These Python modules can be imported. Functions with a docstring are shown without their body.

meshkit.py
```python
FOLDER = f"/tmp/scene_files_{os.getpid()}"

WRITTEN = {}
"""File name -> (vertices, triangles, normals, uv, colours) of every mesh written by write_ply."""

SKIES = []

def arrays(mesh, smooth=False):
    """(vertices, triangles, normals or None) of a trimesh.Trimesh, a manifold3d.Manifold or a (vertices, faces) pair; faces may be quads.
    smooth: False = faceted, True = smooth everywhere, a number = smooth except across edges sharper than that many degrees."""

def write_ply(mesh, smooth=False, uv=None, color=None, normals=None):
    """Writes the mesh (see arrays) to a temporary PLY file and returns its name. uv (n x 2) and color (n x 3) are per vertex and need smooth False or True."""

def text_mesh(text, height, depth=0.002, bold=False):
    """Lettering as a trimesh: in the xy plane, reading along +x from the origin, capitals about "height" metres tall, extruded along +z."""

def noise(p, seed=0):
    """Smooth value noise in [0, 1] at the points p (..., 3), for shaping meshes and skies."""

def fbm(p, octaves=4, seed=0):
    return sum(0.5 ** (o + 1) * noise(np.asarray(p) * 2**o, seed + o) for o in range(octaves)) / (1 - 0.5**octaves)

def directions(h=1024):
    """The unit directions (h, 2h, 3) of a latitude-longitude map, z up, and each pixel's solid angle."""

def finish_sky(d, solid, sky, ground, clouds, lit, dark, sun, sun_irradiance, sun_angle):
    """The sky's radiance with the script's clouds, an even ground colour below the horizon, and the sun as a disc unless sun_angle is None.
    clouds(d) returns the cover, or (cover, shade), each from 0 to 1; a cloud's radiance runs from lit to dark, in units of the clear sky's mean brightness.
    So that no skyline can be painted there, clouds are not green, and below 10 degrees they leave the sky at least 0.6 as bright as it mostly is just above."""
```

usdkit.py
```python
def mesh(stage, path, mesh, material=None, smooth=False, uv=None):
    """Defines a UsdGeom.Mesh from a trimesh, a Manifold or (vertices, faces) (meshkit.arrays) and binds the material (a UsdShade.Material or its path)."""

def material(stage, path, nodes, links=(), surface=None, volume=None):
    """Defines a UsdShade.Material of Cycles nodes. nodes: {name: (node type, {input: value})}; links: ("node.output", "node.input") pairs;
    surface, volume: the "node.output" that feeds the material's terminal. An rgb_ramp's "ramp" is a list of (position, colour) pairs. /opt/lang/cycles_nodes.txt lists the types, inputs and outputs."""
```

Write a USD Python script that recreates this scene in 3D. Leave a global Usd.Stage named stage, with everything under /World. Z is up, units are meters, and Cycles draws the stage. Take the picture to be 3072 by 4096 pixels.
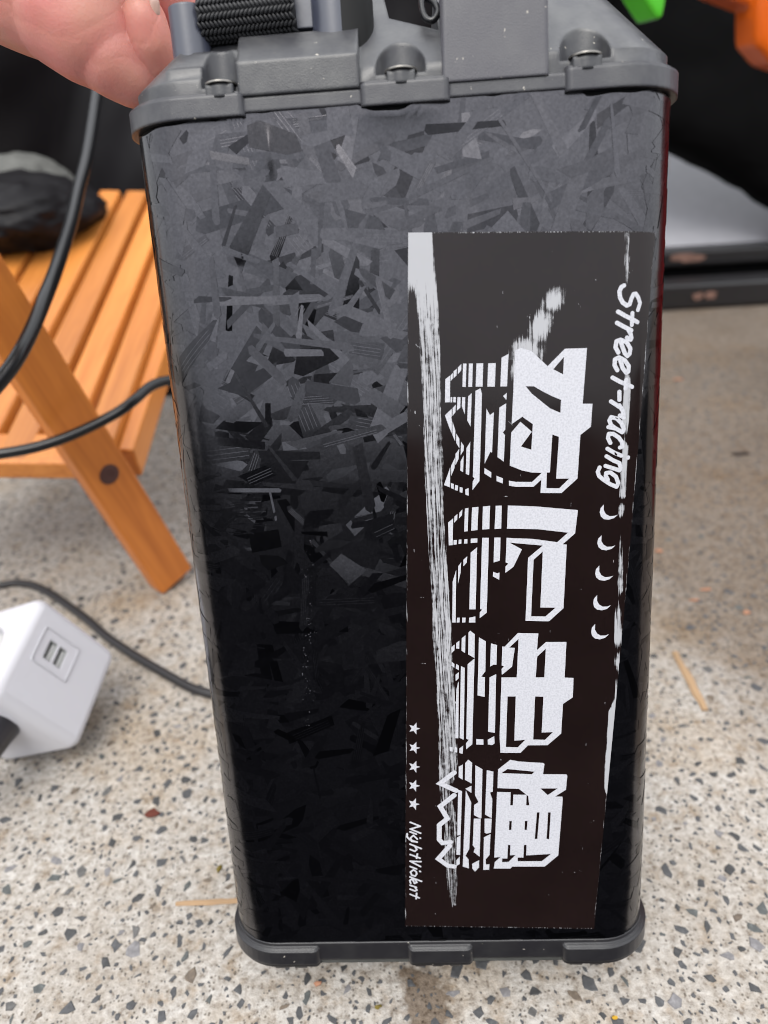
import json, math, random
import numpy as np, trimesh, usdkit, meshkit
import manifold3d as m3
from shapely.geometry import Polygon, LineString, box as sbox
from shapely.ops import unary_union
from pxr import Usd, UsdGeom, UsdLux, UsdShade, Gf, Sdf, Vt

stage = Usd.Stage.CreateInMemory()
UsdGeom.SetStageUpAxis(stage, 'Z'); UsdGeom.SetStageMetersPerUnit(stage, 1.0)
UsdGeom.Xform.Define(stage, '/World'); UsdGeom.Scope.Define(stage, '/World/Looks')
rng = np.random.default_rng(7)

# ---------------------------------------------------------------- camera
CAM_H = 0.37757
F_PX, CX, CY = 2900.0, 1536.0, 2048.0
p_, roll_ = math.radians(30), -0.0590056
_rt = np.array([1, 0, 0.]); _fw = np.array([0, math.cos(p_), -math.sin(p_)]); _dn = np.array([0, -math.sin(p_), -math.cos(p_)])
_X = math.cos(roll_) * _rt - math.sin(roll_) * _dn
_Y = np.cross(_fw, _X)
CAM = np.c_[_X, _Y, _fw]                       # columns: right, down, forward
EYE = np.array([0, 0, CAM_H])
cam = UsdGeom.Camera.Define(stage, '/World/camera')
mm = np.eye(4); mm[0, :3] = _X; mm[1, :3] = -_Y; mm[2, :3] = -_fw; mm[3, :3] = EYE
cam.AddTransformOp().Set(Gf.Matrix4d(mm.tolist()))
cam.CreateFocalLengthAttr(6.86); cam.CreateHorizontalApertureAttr(6.86 * 3072 / F_PX); cam.CreateVerticalApertureAttr(6.86 * 4096 / F_PX)
cam.CreateFStopAttr(1.9); cam.CreateFocusDistanceAttr(0.285); cam.CreateClippingRangeAttr(Gf.Vec2f(0.01, 1000))
cam.CreateExposureAttr(1.0)

# ---------------------------------------------------------------- sky and sun (bright overcast)
SUN_EL, SUN_AZ = math.radians(58), math.radians(200)     # azimuth: atan2(x, y) of the direction towards the sun
usdkit.material(stage, '/World/Looks/sky', {
    'sky': ('sky_texture', {'sky_type': 'single_scattering', 'sun_disc': False, 'sun_elevation': SUN_EL, 'sun_rotation': SUN_AZ}),
    'tc': ('texture_coordinate', {}), 'geo': ('geometry', {}),
    'n': ('noise_texture', {'scale': 2.2, 'detail': 5.0, 'roughness': 0.55}),
    'cl': ('rgb_ramp', {'ramp': [(0.25, (8.2, 8.5, 9.0)), (0.75, (11.5, 11.6, 11.8))]}),
    'sx': ('separate_xyz', {}), 'ze': ('map_range', {'clamp': True, 'from_min': 0.0, 'from_max': 1.0, 'to_min': 0.5, 'to_max': 1.5}), 'cv': ('combine_xyz', {}), 'cm': ('mix', {'mix_type': 'multiply', 'fac': 1.0}),
    'mx': ('mix', {'fac': 0.88}),
    'b': ('background_shader', {'strength': 0.1})},
    [('tc.generated', 'n.vector'), ('n.fac', 'cl.fac'), ('sky.color', 'mx.color1'), ('cl.color', 'cm.color1'), ('geo.position', 'sx.vector'), ('sx.z', 'ze.value'), ('ze.result', 'cv.x'), ('ze.result', 'cv.y'), ('ze.result', 'cv.z'), ('cv.vector', 'cm.color2'), ('cm.color', 'mx.color2'), ('mx.color', 'b.color')], surface='b.background')
dome = UsdLux.DomeLight.Define(stage, '/World/sky')
UsdShade.MaterialBindingAPI.Apply(dome.GetPrim()).Bind(UsdShade.Material.Get(stage, '/World/Looks/sky'))
dome.GetPrim().SetCustomDataByKey('kind', 'structure')
sun = UsdLux.DistantLight.Define(stage, '/World/sun')
sun.CreateNormalizeAttr(True); sun.CreateIntensityAttr(0.35); sun.CreateAngleAttr(35.0); sun.CreateColorAttr(Gf.Vec3f(1.0, 0.96, 0.9))
sun.AddRotateXYZOp().Set(Gf.Vec3f(90 - math.degrees(SUN_EL), 0, 180 - math.degrees(SUN_AZ)))

# ---------------------------------------------------------------- helpers
used = {}
def numbered(parent, name):
    k = (parent, name); n = used.get(k, 0); used[k] = n + 1
    return f'{parent}/{name}' + (f'_{n:03d}' if n else '')
def path_of(p): return '/World' if p is None else (p if isinstance(p, str) else str(p.GetPath()))
def tag(prim, label=None, cat=None, group=None, kind=None):
    for k, v in (('label', label), ('category', cat), ('group', group), ('kind', kind)):
        if v: prim.SetCustomDataByKey(k, v)
    return prim
def thing(name, label=None, cat=None, group=None, kind=None, origin=(0, 0, 0), parent=None):
    x = UsdGeom.Xform.Define(stage, numbered(path_of(parent), name)); x.AddTranslateOp().Set(Gf.Vec3d(*map(float, origin)))
    return tag(x.GetPrim(), label, cat, group, kind)
def obj(name, mesh, mat, parent=None, smooth=False, uv=None, label=None, cat=None, group=None, kind=None, attrs=None, normals=None, origin=None):
    if origin is not None:
        v, f, _ = meshkit.arrays(mesh); mesh = (v - np.asarray(origin), f)
    m = usdkit.mesh(stage, numbered(path_of(parent), name), mesh, L[mat] if isinstance(mat, str) else mat, smooth=smooth)
    for k, a in (attrs or {}).items():
        UsdGeom.PrimvarsAPI(m).CreatePrimvar(k, Sdf.ValueTypeNames.FloatArray, 'vertex').Set(Vt.FloatArray.FromNumpy(np.asarray(a, np.float32)))
    if normals is not None:
        m.CreateNormalsAttr(Vt.Vec3fArray.FromNumpy(np.asarray(normals, np.float32))); m.SetNormalsInterpolation('vertex')
    return tag(m.GetPrim(), label, cat, group, kind)

def ray(x, y): return CAM @ np.array([(x - CX) / F_PX, (y - CY) / F_PX, 1.0])
def ground(x, y, z=0.0): d = ray(x, y); return EYE + d * ((z - CAM_H) / d[2])
def gdepth(x, y, z=0.0): d = ray(x, y); return (z - CAM_H) / d[2]
def at_depth(x, y, dep): return EYE + ray(x, y) * dep
def at_Y(x, y, Y): d = ray(x, y); return EYE + d * (Y / d[1])
def project(P): v = CAM.T @ (np.asarray(P) - EYE); return CX + F_PX * v[0] / v[2], CY + F_PX * v[1] / v[2]
def lin(*c): return tuple(((x / 255 + 0.055) / 1.055) ** 2.4 if x > 10 else x / 255 / 12.92 for x in c)

def tube(pts, r, seg=12, smooth_n=8, cap=True):
    pts = np.asarray(pts, float)
    if smooth_n > 1:
        n = len(pts); P = np.vstack([2 * pts[0] - pts[1], pts, 2 * pts[-1] - pts[-2]]); out = []
        for i in range(1, n):
            a, b, c, d = P[i - 1], P[i], P[i + 1], P[i + 2]
            for t in np.linspace(0, 1, smooth_n, endpoint=False):
                out.append(0.5 * (2 * b + (c - a) * t + (2 * a - 5 * b + 4 * c - d) * t * t + (3 * b - a - 3 * c + d) * t ** 3))
        pts = np.array(out + [pts[-1]])
    T = np.gradient(pts, axis=0); T /= np.linalg.norm(T, axis=1, keepdims=True)
    N = np.cross(T[0], [0.3, 0.2, 1.0]); N /= np.linalg.norm(N); V = []
    rr = np.broadcast_to(r, len(pts))
    for i in range(len(pts)):
        N = N - T[i] * (N @ T[i]); N /= np.linalg.norm(N); B = np.cross(T[i], N)
        a = np.linspace(0, 2 * np.pi, seg, endpoint=False)
        V.append(pts[i] + rr[i] * (np.cos(a)[:, None] * N + np.sin(a)[:, None] * B))
    V = np.vstack(V); F = []
    for i in range(len(pts) - 1):
        for j in range(seg):
            a, b = i * seg + j, i * seg + (j + 1) % seg
            F += [[a, b, b + seg], [a, b + seg, a + seg]]
    if cap:
        n = len(V); V = np.vstack([V, pts[0], pts[-1]]); e = (len(pts) - 1) * seg
        for j in range(seg):
            F += [[n, (j + 1) % seg, j], [n + 1, e + j, e + (j + 1) % seg]]
    return V, np.array(F)

def rbox(size, r, seg=8):
    """A box centred on the origin with rounded edges."""
    s = np.asarray(size) / 2 - r
    return m3.Manifold.batch_hull([m3.Manifold.sphere(r, seg * 2).translate([float(sx * s[0]), float(sy * s[1]), float(sz * s[2])]) for sx in (-1, 1) for sy in (-1, 1) for sz in (-1, 1)])
def frame_mesh(mesh, R, o):
    v, f, _ = meshkit.arrays(mesh); return v @ np.asarray(R).T + np.asarray(o), f
def hull_chain(P, r, seg=20):
    """Manifold of tapered bones through the points P with radii r."""
    parts = [m3.Manifold.batch_hull([m3.Manifold.sphere(float(r[i]), seg).translate([float(x) for x in P[i]]), m3.Manifold.sphere(float(r[i + 1]), seg).translate([float(x) for x in P[i + 1]])]) for i in range(len(P) - 1)]
    out = parts[0]
    for q in parts[1:]: out = out + q
    return out
def smooth_skin(man, length, it):
    mm_ = man.refine_to_length(length).to_mesh(); t = trimesh.Trimesh(mm_.vert_properties[:, :3], mm_.tri_verts, process=True)
    trimesh.smoothing.filter_taubin(t, lamb=0.5, nu=0.52, iterations=it); return t

# ---------------------------------------------------------------- materials
L = {}
def mat(name, nodes, links=(), surface='p.BSDF', volume=None):
    L[name] = usdkit.material(stage, '/World/Looks/' + name, nodes, links, surface=surface, volume=volume); return L[name]
def plain(name, col, rough, spec=0.5, bump=None, bev=None, var=0.0, extra=None):
    nodes = {'p': ('principled_bsdf', {'base_color': col, 'roughness': rough, 'specular_ior_level': spec, **(extra or {})})}; links = []
    if bump or var:
        nodes['g'] = ('texture_coordinate', {})
    if var:
        nodes['vn'] = ('noise_texture', {'scale': 45.0, 'detail': 4.0}); nodes['vm'] = ('mix', {'color1': tuple(c * (1 - var) for c in col), 'color2': tuple(min(1, c * (1 + var)) for c in col)})
        links += [('g.object', 'vn.vector'), ('vn.fac', 'vm.fac'), ('vm.color', 'p.base_color')]
    if bump:
        nodes['n'] = ('noise_texture', {'scale': bump[0], 'detail': 3.0}); nodes['b'] = ('bump', {'strength': bump[1], 'distance': bump[2]})
        links += [('g.object', 'n.vector'), ('n.fac', 'b.height'), ('b.normal', 'p.normal')]
    if bev:
        nodes['bv'] = ('bevel', {'radius': bev, 'samples': 6})
        links += [('bv.bevel', 'b.normal')] if bump else [('bv.bevel', 'p.normal')]
    return mat(name, nodes, links)

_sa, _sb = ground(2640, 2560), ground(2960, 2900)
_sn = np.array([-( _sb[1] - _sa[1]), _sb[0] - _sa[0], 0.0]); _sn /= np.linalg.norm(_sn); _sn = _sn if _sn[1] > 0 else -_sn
# pale concrete with sand grains, far specks and stains
mat('concrete', {
    'g': ('geometry', {}),
    'n1': ('noise_texture', {'scale': 7.0, 'detail': 5.0, 'roughness': 0.6}), 'n2': ('noise_texture', {'scale': 260.0, 'detail': 4.0, 'roughness': 0.7}),
    'c1': ('rgb_ramp', {'ramp': [(0.3, (0.3102, 0.2838, 0.2541)), (0.5, (0.3564, 0.3366, 0.3135)), (0.7, (0.3234, 0.264, 0.198))]}),
    'sp': ('rgb_ramp', {'ramp': [(0.30, (0.42, 0.36, 0.31)), (0.45, (0.86, 0.85, 0.83)), (0.64, (1.18, 1.18, 1.18))]}),
    'm1': ('mix', {'mix_type': 'multiply', 'fac': 1.0}),
    'n5': ('noise_texture', {'scale': 85.0, 'detail': 4.0, 'roughness': 0.65}), 'c5': ('rgb_ramp', {'ramp': [(0.30, (0.70, 0.58, 0.45)), (0.45, (0.95, 0.92, 0.88)), (0.62, (1.10, 1.10, 1.10))]}), 'm5': ('mix', {'mix_type': 'multiply', 'fac': 0.85}),
    'v6': ('voronoi_texture', {'scale': 520.0, 'randomness': 1.0}), 'r6': ('rgb_ramp', {'ramp': [(0.22, (0.40, 0.38, 0.36)), (0.40, (1, 1, 1))]}), 's6': ('separate_color', {}), 't6': ('math', {'math_type': 'less_than', 'value2': 0.30}), 'm6': ('mix', {'mix_type': 'multiply'}),
    'v': ('voronoi_texture', {'scale': 150.0, 'randomness': 1.0}), 'vr': ('rgb_ramp', {'ramp': [(0.18, (0.34, 0.34, 0.36)), (0.30, (1, 1, 1))]}),
    'vs': ('separate_color', {}), 'vt': ('math', {'math_type': 'less_than', 'value2': 0.42}),
    'xyz': ('separate_xyz', {}), 'far': ('map_range', {'clamp': True, 'from_min': 0.75, 'from_max': 1.0}), 'vm': ('math', {'math_type': 'multiply'}),
    'm2': ('mix', {'mix_type': 'multiply'}),
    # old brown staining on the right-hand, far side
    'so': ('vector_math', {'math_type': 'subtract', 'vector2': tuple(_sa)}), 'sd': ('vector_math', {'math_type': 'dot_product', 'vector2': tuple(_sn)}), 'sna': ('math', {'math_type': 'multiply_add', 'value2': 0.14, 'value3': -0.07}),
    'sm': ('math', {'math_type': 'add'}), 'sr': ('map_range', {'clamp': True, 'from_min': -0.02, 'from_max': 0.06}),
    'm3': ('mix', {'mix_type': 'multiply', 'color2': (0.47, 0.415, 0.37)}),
    # the wet drip mark below the battery
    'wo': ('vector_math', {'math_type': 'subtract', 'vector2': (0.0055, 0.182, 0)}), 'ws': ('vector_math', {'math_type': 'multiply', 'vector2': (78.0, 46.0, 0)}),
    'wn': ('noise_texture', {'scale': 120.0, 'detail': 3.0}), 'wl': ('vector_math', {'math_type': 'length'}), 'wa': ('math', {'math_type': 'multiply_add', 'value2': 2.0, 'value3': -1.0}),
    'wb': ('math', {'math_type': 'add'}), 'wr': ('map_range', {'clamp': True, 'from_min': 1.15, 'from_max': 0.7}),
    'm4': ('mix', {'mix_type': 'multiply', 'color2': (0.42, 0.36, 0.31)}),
    'b': ('bump', {'strength': 0.8, 'distance': 0.0018}),
    'p': ('principled_bsdf', {'roughness': 0.85, 'specular_ior_level': 0.25})},
    [('g.position', 'n1.vector'), ('g.position', 'n2.vector'), ('g.position', 'v.vector'), ('n1.fac', 'c1.fac'), ('n2.fac', 'sp.fac'), ('c1.color', 'm1.color1'), ('sp.color', 'm1.color2'),
     ('v.distance', 'vr.fac'), ('v.color', 'vs.color'), ('vs.r', 'vt.value1'), ('g.position', 'xyz.vector'), ('xyz.y', 'far.value'), ('far.result', 'vm.value1'), ('vt.value', 'vm.value2'), ('vm.value', 'm2.fac'), ('g.position', 'n5.vector'), ('n5.fac', 'c5.fac'), ('m1.color', 'm5.color1'), ('c5.color', 'm5.color2'), ('g.position', 'v6.vector'), ('v6.distance', 'r6.fac'), ('v6.color', 's6.color'), ('s6.r', 't6.value1'), ('t6.value', 'm6.fac'), ('m5.color', 'm6.color1'), ('r6.color', 'm6.color2'), ('m6.color', 'm2.color1'), ('vr.color', 'm2.color2'),
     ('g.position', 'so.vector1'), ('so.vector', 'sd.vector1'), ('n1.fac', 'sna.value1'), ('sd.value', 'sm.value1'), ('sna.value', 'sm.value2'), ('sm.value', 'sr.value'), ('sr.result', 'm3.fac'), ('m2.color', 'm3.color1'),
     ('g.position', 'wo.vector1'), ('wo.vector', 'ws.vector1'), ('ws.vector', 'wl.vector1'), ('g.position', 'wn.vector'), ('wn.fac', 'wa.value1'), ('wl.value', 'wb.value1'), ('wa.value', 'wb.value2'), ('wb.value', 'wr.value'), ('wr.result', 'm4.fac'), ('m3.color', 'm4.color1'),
     ('n2.fac', 'b.height'), ('m4.color', 'p.base_color'), ('b.normal', 'p.normal')])
def stone_mat(name, c):
    mat(name, {'g': ('geometry', {}), 'n': ('noise_texture', {'scale': 420.0, 'detail': 3.0}), 'r': ('rgb_ramp', {'ramp': [(0.3, tuple(x * 0.7 for x in c)), (0.55, c), (0.75, tuple(x * 1.45 for x in c))]}),
               'b': ('bump', {'strength': 0.5, 'distance': 0.0006}), 'p': ('principled_bsdf', {'roughness': 0.6})},
        [('g.position', 'n.vector'), ('n.fac', 'r.fac'), ('n.fac', 'b.height'), ('r.color', 'p.base_color'), ('b.normal', 'p.normal')])
STONES = [(0.0561, 0.0568, 0.0594), (0.0396, 0.0396, 0.0403), (0.0891, 0.0858, 0.0825), (0.1155, 0.0891, 0.066), (0.1584, 0.1518, 0.1551), (0.066, 0.0713, 0.0693)]
for i, c in enumerate(STONES): stone_mat('stone_' + 'abcdef'[i], c)
mat('stone_mixed', {'g': ('geometry', {}), 'r': ('rgb_ramp', {'interpolate': False, 'ramp': [(0.0, STONES[0]), (0.25, STONES[1]), (0.45, STONES[2]), (0.6, STONES[3]), (0.72, STONES[4]), (0.8, STONES[5])]}),
                    'n': ('noise_texture', {'scale': 420.0, 'detail': 3.0}), 'nr': ('rgb_ramp', {'ramp': [(0.3, (0.7, 0.7, 0.7)), (0.75, (1.4, 1.4, 1.4))]}), 'm': ('mix', {'mix_type': 'multiply', 'fac': 1.0}),
                    'p': ('principled_bsdf', {'roughness': 0.6})},
    [('g.random_per_island', 'r.fac'), ('g.position', 'n.vector'), ('n.fac', 'nr.fac'), ('r.color', 'm.color1'), ('nr.color', 'm.color2'), ('m.color', 'p.base_color')])
plain('asphalt', (0.006, 0.006, 0.0063), 0.95, 0.0, bump=(400.0, 0.6, 0.002))
# moulded black plastic of the lid: textured, dusty in patches
def moulded(name, c, rough, spec, dust, bev):
    mat(name, {'g': ('texture_coordinate', {}), 'n': ('noise_texture', {'scale': 2600.0, 'detail': 2.0}), 'n2': ('noise_texture', {'scale': 60.0, 'detail': 5.0, 'roughness': 0.65}), 'n3': ('noise_texture', {'scale': 420.0, 'detail': 3.0, 'roughness': 0.6}),
               'd': ('map_range', {'clamp': True, 'from_min': 0.45, 'from_max': 0.75, 'to_max': dust}), 'm': ('mix', {'color1': c, 'color2': (0.16, 0.16, 0.15)}),
               'f': ('map_range', {'clamp': True, 'from_min': 0.715, 'from_max': 0.745}), 'm2': ('mix', {'color2': (0.38, 0.35, 0.30)}),
               'bv': ('bevel', {'radius': bev, 'samples': 8}), 'b': ('bump', {'strength': 0.22, 'distance': 0.0003}), 'p': ('principled_bsdf', {'roughness': rough, 'specular_ior_level': spec})},
        [('g.object', 'n.vector'), ('g.object', 'n2.vector'), ('g.object', 'n3.vector'), ('n2.fac', 'd.value'), ('d.result', 'm.fac'), ('n3.fac', 'f.value'), ('f.result', 'm2.fac'), ('m.color', 'm2.color1'), ('m2.color', 'p.base_color'),
         ('n.fac', 'b.height'), ('bv.bevel', 'b.normal'), ('b.normal', 'p.normal')])
moulded('cover_plastic', (0.0528, 0.0508, 0.0594), 0.42, 0.5, 0.15, 0.0014)
moulded('lid_plastic', (0.0224, 0.0224, 0.0257), 0.36, 0.62, 0.28, 0.0017)
moulded('flange_plastic', (0.0264, 0.0257, 0.0304), 0.36, 0.62, 0.25, 0.0014)
moulded('base_plastic', (0.0092, 0.0086, 0.0099), 0.36, 0.6, 0.06, 0.0014)
moulded('foot_plastic', (0.0495, 0.0502, 0.0462), 0.6, 0.5, 0.3, 0.0006)
plain('bracket_metal', (0.0297, 0.033, 0.0495), 0.38, 0.9, bump=(990.0, 0.099, 0.0002), bev=0.0008)
plain('bolt_metal', (0.231, 0.2178, 0.198), 0.28, 0.5, extra={'metallic': 0.9}, bev=0.0006)
plain('webbing', (0.0079, 0.0079, 0.0092), 0.55, 0.5)
plain('black_gap', (0.004, 0.004, 0.004), 0.7, 0.3)
plain('case_black', (0.0026, 0.0026, 0.0026), 0.6, 0.12)
plain('cable_rubber', (0.0026, 0.0026, 0.003), 0.26, 0.45, bump=(594.0, 0.066, 0.0002))
plain('cord_rubber', (0.0132, 0.0125, 0.0139), 0.5, 0.5, bump=(594.0, 0.066, 0.0002))
# vinyl film: tone of every flake comes from its mesh
mat('vinyl_film', {'t': ('attribute', {'attribute': 'tone'}), 'g': ('texture_coordinate', {}), 'n': ('noise_texture', {'scale': 900.0, 'detail': 4.0, 'roughness': 0.7}), 'm': ('mix', {'color1': (0.0003, 0.0003, 0.0004), 'color2': (0.0007, 0.0007, 0.0010)}),
                   'ro': ('map_range', {'clamp': True, 'to_min': 0.13, 'to_max': 0.20}), 'nn': ('math', {'math_type': 'multiply_add', 'value2': 0.06, 'value3': -0.03}), 'ra': ('math', {'math_type': 'add'}),
                   'sl': ('map_range', {'clamp': True, 'to_min': 0.30, 'to_max': 0.92}), 'sx': ('map_range', {'clamp': True, 'from_min': 0.3, 'from_max': 0.7, 'to_min': 0.78, 'to_max': 1.14}), 'sp': ('math', {'math_type': 'multiply'}), 'wn': ('noise_texture', {'scale': 22.0, 'detail': 2.0}), 'wb': ('bump', {'strength': 0.35, 'distance': 0.0012}),
                   'p': ('principled_bsdf', {'ior': 1.57, 'specular_tint': (0.96, 0.93, 1.0)})},
    [('g.object', 'n.vector'), ('t.fac', 'm.fac'), ('m.color', 'p.base_color'), ('t.fac', 'ro.value'), ('n.fac', 'nn.value1'), ('ro.result', 'ra.value1'), ('nn.value', 'ra.value2'), ('ra.value', 'p.roughness'), ('t.fac', 'sl.value'), ('sl.result', 'sp.value1'), ('n.fac', 'sx.value'), ('sx.result', 'sp.value2'), ('sp.value', 'p.specular_ior_level'), ('g.object', 'wn.vector'), ('wn.fac', 'wb.height'), ('wb.normal', 'p.normal')])
# sticker: glossy brown-black print worn through to white paper in streaks
mat('sticker_print', {'w': ('attribute', {'attribute': 'wear'}), 'g': ('texture_coordinate', {}), 'mp': ('mapping', {'scale': (2300.0, 300.0, 60.0)}), 'n': ('noise_texture', {'scale': 1.0, 'detail': 4.0, 'roughness': 0.7}),
                      'n2': ('noise_texture', {'scale': 30.0, 'detail': 3.0}), 'n3': ('noise_texture', {'scale': 500.0, 'detail': 2.0}),
                      's': ('math', {'math_type': 'multiply_add', 'value2': 2.4, 'value3': -1.2}), 'a': ('math', {'math_type': 'add'}), 's3': ('math', {'math_type': 'multiply_add', 'value2': 0.5, 'value3': -0.25}), 'a3': ('math', {'math_type': 'add'}),
                      'r': ('map_range', {'clamp': True, 'from_min': 0.42, 'from_max': 0.66}),
                      'dk': ('mix', {'color1': (0.0028, 0.0016, 0.0016), 'color2': (0.0085, 0.0048, 0.0044)}), 'm': ('mix', {'color2': (0.34, 0.34, 0.355)}),
                      'ro': ('map_range', {'clamp': True, 'to_min': 0.13, 'to_max': 0.6}), 'p': ('principled_bsdf', {'specular_ior_level': 0.33}), 'wn': ('noise_texture', {'scale': 16.0, 'detail': 2.0}), 'wb': ('bump', {'strength': 0.6, 'distance': 0.0016})},
    [('g.object', 'wn.vector'), ('wn.fac', 'wb.height'), ('wb.normal', 'p.normal'), ('g.object', 'mp.vector'), ('mp.vector', 'n.vector'), ('g.object', 'n2.vector'), ('g.object', 'n3.vector'), ('n.fac', 's.value1'), ('w.fac', 'a.value1'), ('s.value', 'a.value2'), ('n3.fac', 's3.value1'), ('a.value', 'a3.value1'), ('s3.value', 'a3.value2'), ('a3.value', 'r.value'),
     ('n2.fac', 'dk.fac'), ('dk.color', 'm.color1'), ('r.result', 'm.fac'), ('m.color', 'p.base_color'), ('r.result', 'ro.value'), ('ro.result', 'p.roughness')])
mat('sticker_white', {'g': ('texture_coordinate', {}), 'n': ('noise_texture', {'scale': 1400.0, 'detail': 2.0}), 'r': ('rgb_ramp', {'ramp': [(0.3, (0.37, 0.37, 0.40)), (0.6, (0.47, 0.47, 0.50))]}), 'p': ('principled_bsdf', {'roughness': 0.45})},
    [('g.object', 'n.vector'), ('n.fac', 'r.fac'), ('r.color', 'p.base_color')])
def wood(name, a, b):
    mat(name, {'g': ('texture_coordinate', {}), 'mp': ('mapping', {'scale': (75.0, 75.0, 3.5)}), 'n': ('noise_texture', {'scale': 1.0, 'detail': 6.0, 'roughness': 0.7, 'distortion': 0.9}), 'oi': ('object_info', {}), 'r': ('rgb_ramp', {'ramp': [(0.28, a), (0.72, b)]}),
               'hv': ('hsv', {}), 'hr': ('map_range', {'to_min': 0.82, 'to_max': 1.15}), 'b': ('bump', {'strength': 0.15, 'distance': 0.001}), 'bv': ('bevel', {'radius': 0.002, 'samples': 4}), 'p': ('principled_bsdf', {'roughness': 0.42, 'specular_ior_level': 0.5})},
        [('g.object', 'mp.vector'), ('mp.vector', 'n.vector'), ('n.fac', 'r.fac'), ('oi.random', 'hr.value'), ('hr.result', 'hv.value'), ('r.color', 'hv.color'), ('hv.color', 'p.base_color'), ('bv.bevel', 'b.normal'), ('n.fac', 'b.height'), ('b.normal', 'p.normal')])
wood('varnished_wood', (0.3432, 0.099, 0.0119), (0.5676, 0.2178, 0.0462))
wood('leg_wood', (0.3036, 0.0792, 0.0092), (0.528, 0.1716, 0.0277))
plain('dark_bolt', (0.066, 0.0297, 0.0251), 0.35, 0.5, extra={'metallic': 0.4}, bev=0.0006)
plain('white_plastic', (0.4752, 0.4686, 0.495), 0.35, 0.5, bev=0.002)
plain('port_metal', (0.198, 0.2046, 0.1914), 0.4, 0.5)
plain('port_tongue', (0.4092, 0.4092, 0.396), 0.5, 0.5)
plain('plug_plastic', (0.0119, 0.0106, 0.0132), 0.38, 0.6)
plain('tarp_plastic', (0.0033, 0.0026, 0.0033), 0.5, 0.16, bump=(9.0, 0.3, 0.01))
plain('bag_plastic', (0.0059, 0.0033, 0.003), 0.25, 0.4, bump=(5.94, 0.264, 0.0066))
plain('grey_sack', (0.075, 0.075, 0.068), 0.7, 0.4, bump=(60.0, 0.5, 0.006), var=0.5)
plain('grey_panel', (0.3828, 0.3828, 0.4092), 0.35, 0.6, var=0.08)
plain('rail_black', (0.0079, 0.0073, 0.0079), 0.38, 0.6, bump=(79.2, 0.132, 0.0013), bev=0.004)
plain('rust_patch', (0.198, 0.1122, 0.0858), 0.7, 0.3, var=0.4)
plain('soft_black', (0.0018, 0.0018, 0.002), 0.75, 0.06)
plain('orange_plastic', (0.561, 0.0924, 0.0026), 0.4, 0.4)
plain('green_plastic', (0.066, 0.4092, 0.0198), 0.4, 0.4)
plain('pale_wall', (0.2772, 0.2706, 0.2772), 0.8, 0.3, var=0.1)
mat('skin', {'g': ('geometry', {}), 'n': ('noise_texture', {'scale': 38.0, 'detail': 3.0}), 'r': ('rgb_ramp', {'ramp': [(0.3, (0.4488, 0.2079, 0.1551)), (0.7, (0.4884, 0.165, 0.1485))]}), 'n2': ('noise_texture', {'scale': 900.0, 'detail': 3.0}), 'b': ('bump', {'strength': 0.18, 'distance': 0.0008}),
             'p': ('principled_bsdf', {'roughness': 0.48, 'specular_ior_level': 0.4, 'subsurface_weight': 0.3, 'subsurface_scale': 0.004, 'subsurface_radius': (1.0, 0.35, 0.2)})},
    [('g.position', 'n.vector'), ('g.position', 'n2.vector'), ('n.fac', 'r.fac'), ('r.color', 'p.base_color'), ('n2.fac', 'b.height'), ('b.normal', 'p.normal')])
plain('nail', (0.4884, 0.3102, 0.2508), 0.25, 0.5)
plain('sleeve_cloth', (0.0132, 0.0132, 0.0165), 0.9, 0.2)
plain('straw', (0.33, 0.2178, 0.1254), 0.8, 0.3, var=0.25)
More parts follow.
